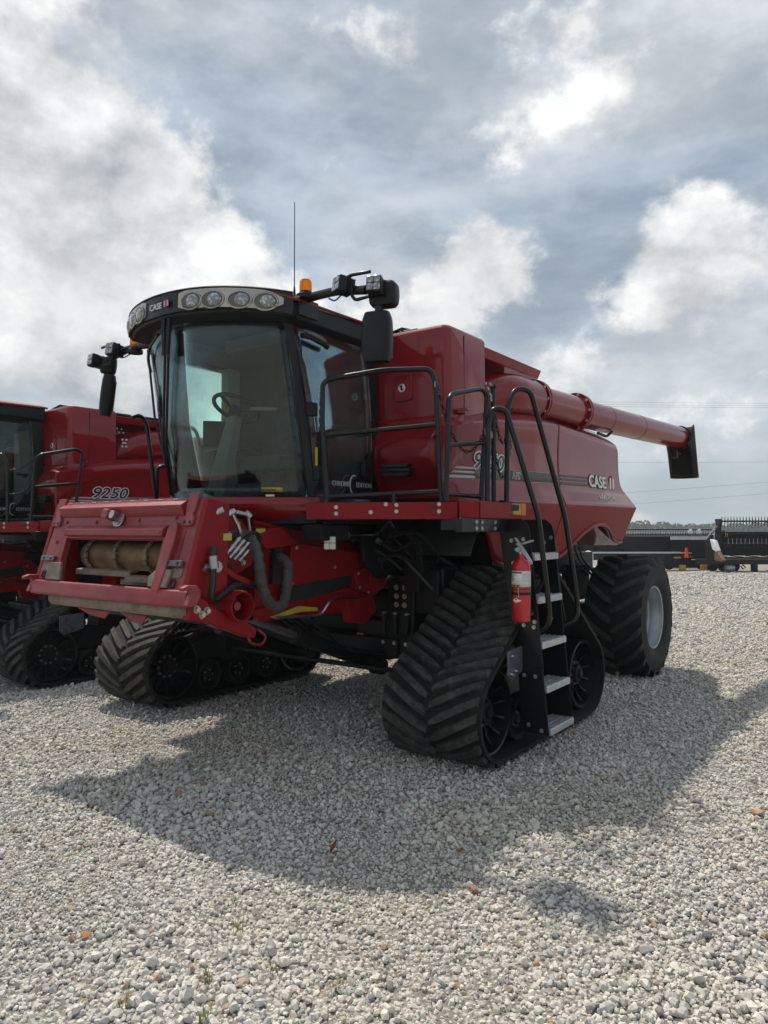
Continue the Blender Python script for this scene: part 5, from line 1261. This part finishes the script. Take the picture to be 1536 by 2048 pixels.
# reel header on a cart, right
def build_reel_header():
    W = 8.0
    h = far_header(1424, 30, W, 'grain_header', 'black grain header with raised toothed reel, at the right edge')
    # local: x along, -y to the viewer, z up
    O('back_sheet', M().bx(.1, W, .55, .60, .62, 1.5), 'black_plastic', h)
    O('floor_pan', M().px([(-.75, .62), (.6, .56), (.6, .50), (-.80, .55)], .05, W), 'mech_black', h)
    for k in range(12): O('draper_slat', M().bx(.3 + k * .65, .34 + k * .65, -.6, .5, .60, .63), 'rubber', h)
    O('cutter_bar', M().bx(.05, W, -.85, -.74, .50, .56), 'dirty_metal', h)
    m = M()
    for k in range(int(W / .076)): m.px([(-.95, .52), (-.84, .51), (-.84, .545)], .08 + k * .076, .10 + k * .076)
    O('cutter_tooth', m, 'mech_black', h)
    es = O('end_shield', M().px([(-1.0, .55), (-.75, .45), (.55, .45), (.60, 1.2), (.1, 1.35), (-.55, 1.05)], -.05, .04), 'black_plastic', h, bev=.01)
    O('end_cover', M().px([(-.92, .86), (-.6, 1.28), (-.25, 1.32), (-.45, .92), (-.8, .80)], -.22, -.055), 'canvas_white', es, bev=.03)
    O('divider_nose', M().px([(-1.35, .50), (-.9, .84), (-.6, .8), (-.6, .46), (-1.2, .44)], -.20, -.055), 'rust_brown', es, bev=.02)
    O('reel_tube', M().cyl((.15, -.35, 1.52), (W, -.35, 1.52), .10, n=16), 'mech_black', h)
    for x, mt in ((.33, 'yellow'), (2.5, 'red_print'), (5.0, 'red_print')): O('reel_band', M().cyl((x, -.35, 1.52), (x + .1, -.35, 1.52), .115, n=16), mt, h)
    for j, (yy, zz) in enumerate(((-.35, 2.06), (-.75, 1.60), (-.62, 1.14), (-.1, 1.14), (.06, 1.60))):
        rb = O('reel_bat', M().cyl((.15, yy, zz), (W, yy, zz), .032, n=8), 'mech_black', h)
        fn = M(); out = Vector((0, yy + .35, zz - 1.52)).normalized()
        for k in range(int((W - .3) / .125)):
            x = .25 + k * .125; c0 = Vector((x, yy, zz))
            if zz > 1.9: fn.cyl(c0 - Vector((0, -.06, .25)), c0, .010, .026, 5).cyl(c0, c0 + Vector((.02, .05, .19)), .026, .010, 5)
            else: fn.cyl(c0, c0 + Vector((0, .08, -.22)), .018, .008, 5)
        ft = O('reel_finger', fn, 'mech_black', rb); ft['kind'] = 'stuff'
    m = M()
    for a in range(5):
        an = R(90 + 72 * a); m.bar((.13, -.35, 1.52), (.13, -.35 + .45 * math.cos(an), 1.52 + .45 * math.sin(an)), .05, .05)
    O('reel_spider', m.bx(.05, .13, -.55, -.15, 1.3, 2.15), 'mech_black', h)
    O('reel_arm', M().bar((-.02, .5, 1.3), (-.02, -.45, 1.85), .07, .07).cyl((-.06, -.3, 1.3), (-.06, -.42, 2.05), .022, n=8), 'step_alu', h)
    O('slatted_guard', M().bx(.2, W, -.15, -.12, .98, 1.05), 'black_paint', h)
    for k in range(44): O('guard_slat', M().bx(.35 + .17 * k, .365 + .17 * k, -.66, -.64, 1.14, 1.36), 'rim_grey', h)
    c = thing('header_cart', 'low black trailer carrying the toothed reel header on the right', 'trailer', loc_d(1392, 29.6), RZ, 'header trailers across the yard')
    O('main_beam', M().bx(0, 8.4, -.12, .12, .30, .52), 'black_paint', c, bev=.01)
    for x in (2.25, 6.6): O('leg', M().bx(x, x + .2, -.10, .10, -.02, .30), 'mech_black', c)
    for x in (.8, 1.25, 1.7):
        O('wheel', M().rev([(-.09, .12), (-.09, .2), (.09, .2), (.09, .12)], (x, .35, .2), 'Y', 20), 'rubber', c)
        O('hose_coil', M().tube([(x, -.2, .18 + .06), (x + .1, -.2, .12), (x + .2, -.2, .2), (x + .1, -.2, .28)], .03, 6, closed=True), 'hose', c)
    O('grey_reservoir', M().cyl((1.05, -.25, .16), (1.4, -.25, .16), .13, n=14), 'rim_grey', c)
build_reel_header()
def build_draper():
    W = 9.0
    h = far_header(1000, 33.5, W, 'draper_header', 'long black folded header with door panels and white strip, behind the cart')
    x0 = 0; X1 = (1420 - 1000) / 1450 * 33.5
    O('back_frame', M().bx(0, X1, 0, .3, .35, 1.42), 'black_paint', h)
    for k in range(14):
        x = .3 + k * .58
        if x > 6.0: break
        O('frame_post', M().bx(x, x + .10, -.08, -.002, .35, 1.40), 'mech_black', h)
    O('diagonal_brace', M().bar((4.6, -.10, 1.3), (6.0, -.10, .7), .06, .08), 'black_paint', h)
    dx = (1340 - 1000) / 1450 * 33.5
    for k in range(2): O('door_panel', M().bx(dx + k * .90, dx + .88 + k * .90, -.12, -.002, .45, 1.22), 'black_plastic', h, bev=.01)
    for k in range(4): O('white_panel', M().bx(dx + k * .45, dx + .44 + k * .45, -.13, -.002, 1.25, 1.40), 'canvas_white', h)
    O('reel_tube', M().cyl((0, -.1, 1.50), (X1, -.1, 1.50), .05, n=10), 'mech_black', h)
    for zz in (1.46, 1.72): O('reel_bat', M().cyl((0, -.15, zz), (X1, -.15, zz), .028, n=8), 'mech_black', h)
    fn = M()
    for k in range(int(X1 / .115)):
        x = .05 + k * .115; fn.cyl((x, -.15, 1.47), (x + .03, -.12, 1.80), .014, .008, 4)
    ft = O('reel_finger', fn, 'step_alu', h); ft['kind'] = 'stuff'
    for x in (1395, 1378): O('reel_cam', M().px([(-.22, 1.50), (-.05, 1.54), (-.02, 1.72), (-.16, 1.76), (-.24, 1.62)], (x - 1000) / 1450 * 33.5 - .09, (x - 1000) / 1450 * 33.5 + .08), 'canvas_white', h, bev=.03)
    c = thing('header_cart', 'long black trailer with pale top rail and orange triangle, behind the rear wheel', 'trailer', loc_d(1000, 31), RZ, 'header trailers across the yard')
    k = 31 / 1450
    O('main_beam', M().bx(0, 380 * k, -.1, .1, .42, .70), 'black_paint', c, bev=.01)
    O('top_rail', M().bx(0, 360 * k, -.12, .12, .703, .76), 'step_alu', c)
    O('drawbar', M().prism([(358 * k, .62), (382 * k, .70), (382 * k, .74), (358 * k, .76)], lambda a, b, o: (a, o, b), -.06, .06), 'step_alu', c)
    O('slow_triangle', M().prism([(365 * k, .52), (373 * k, .52), (370.5 * k, .95), (367.5 * k, .95)], lambda a, b, o: (a, o, b), -.20, -.14), 'cone_orange', c)
    O('chassis', M().bx(325 * k, 425 * k, -.1, .5, .10, .42).bx(328 * k, 336 * k, -.15, 0, .1, .62), 'mech_black', c, bev=.02)
    for q in (354, 396):
        O('wheel_chock', M().px([(-.30, 0), (-.12, 0), (-.12, .22), (-.26, .22)], q * k, (q + 12) * k), 'yellow', c, bev=.01)
    O('reflector', M().bx(344 * k, 357 * k, -.22, -.12, .50, .56), 'yellow', c)
    O('tail_lamp', M().cyl((378 * k, -.2, .55), (378 * k, -.13, .55), .05, n=12), 'red_print', c)
    for q in (340, 405): O('wheel', M().rev([(-.1, .1), (-.1, .18), (.1, .18), (.1, .1)], (q * k, .2, .18), 'Y', 18), 'rubber', c)
    t_ = thing('storage_tank', 'small white cylinder seen under the wheel arch of the front combine', 'tank', loc_d(1176, 24), RZ)
    O('cylinder', M().rev([(0, .16), (.9, .16), (.98, .13), (1.0, .08), (1.02, 0)], (0, 0, 0), 'Z', 20), 'canvas_white', t_)
    O('crate', M().bx(.22, .62, -.2, .2, 0, .5), 'canvas_white', t_, bev=.01); O('base', M().bx(-.3, .8, -.25, .25, -.03, .03), 'step_alu', t_)
build_draper()

# tree line at the horizon
def leaf_mat():
    m = bpy.data.materials.new('foliage'); m.use_nodes = True; t = NT(m.node_tree); t.n.clear()
    p = t.add('ShaderNodeBsdfPrincipled'); o = t.add('ShaderNodeOutputMaterial'); t.l.new(p.outputs[0], o.inputs[0])
    P = t.add('ShaderNodeNewGeometry').outputs['Position']
    c = t.mix(t.ss(t.noise(P, .16, 4, .6), .35, .65), (.045, .065, .035), (.085, .105, .055)); t.l.new(c, p.inputs['Base Color']); p.inputs['Roughness'].default_value = .8
    MAT['foliage'] = m
leaf_mat()
rt_ = random.Random(3); tm = M()
def tree_clump(c, r, hgt):
    for k in range(150):
        a = rt_.uniform(0, 6.28); z = rt_.random(); q = r * (1 - (2 * z - 1) ** 4 * .6) * math.sqrt(rt_.uniform(.35, 1))
        p = Vector((c.x + q * math.cos(a), c.y + q * math.sin(a), hgt * (.12 + .88 * z))); s = rt_.uniform(.25, .55)
        u = Vector((rt_.gauss(0, 1), rt_.gauss(0, 1), rt_.gauss(0, 1))).normalized(); v = u.orthogonal().normalized()
        tm.add([p + u * s, p + v * s * .8, p - u * s, p - v * s * .8], [(0, 1, 2, 3)])
for i in range(360):
    D_ = rt_.uniform(270, 330); px = -250 + i * 5.6 + rt_.uniform(-4, 4); c = loc_d(px, D_)
    tree_clump(c, rt_.uniform(1.6, 3.2), rt_.uniform(3.1, 4.9) * (1.0 + .12 * math.sin(px * .021)))
TL = O('tree_line', tm, 'foliage', None, smooth=0); TL['kind'] = 'stuff'; TL['label'] = 'low dark green wood along the horizon'; TL['category'] = 'wood'
# power wires
WIRES = [((1130, 802), (1700, 806), 'topmost thin power wire crossing the sky at the right'), ((1130, 807), (1700, 811), 'second power wire from the top at the right'), ((1130, 811), (1700, 815), 'third power wire from the top at the right'),
         ((1150, 924), (1700, 921), 'level power wire behind the spout'), ((1180, 990), (1700, 950), 'slanting power wire below the spout'), ((1180, 1014), (1700, 972), 'lowest power wire above the header')]
for i, (a, b, lab) in enumerate(WIRES):
    D_ = 90.0; P_ = []
    for k in range(25):
        t = k / 24; px = lerp(a[0], b[0], t); py = lerp(a[1], b[1], t) + 3 * (4 * t * (1 - t)) * (.3 if i < 3 else .6)
        q = loc_d(px, D_); P_.append((q.x, q.y, 1.7 + (1060 - py) / 1450 * D_))
    o = O('power_wire', M().tube(P_, .011, 5), 'mech_black', None); tag(o, lab, 'wire', 'power wires')

# the air: thin even haze over the yard
hm = bpy.data.materials.new('haze'); hm.use_nodes = True; t = NT(hm.node_tree); t.n.clear()
pv_ = t.add('ShaderNodeVolumePrincipled'); pv_.inputs['Color'].default_value = (.80, .88, .95, 1); pv_.inputs['Density'].default_value = .0008; pv_.inputs['Anisotropy'].default_value = .3
t.l.new(pv_.outputs[0], t.add('ShaderNodeOutputMaterial').inputs['Volume']); MAT['haze'] = hm
HZ = O('haze', M().bx(-700, 700, -200, 700, -1.2, 21), 'haze', None, smooth=0); HZ['kind'] = 'stuff'; HZ['label'] = 'thin pale haze hanging over the yard'; HZ['category'] = 'haze'
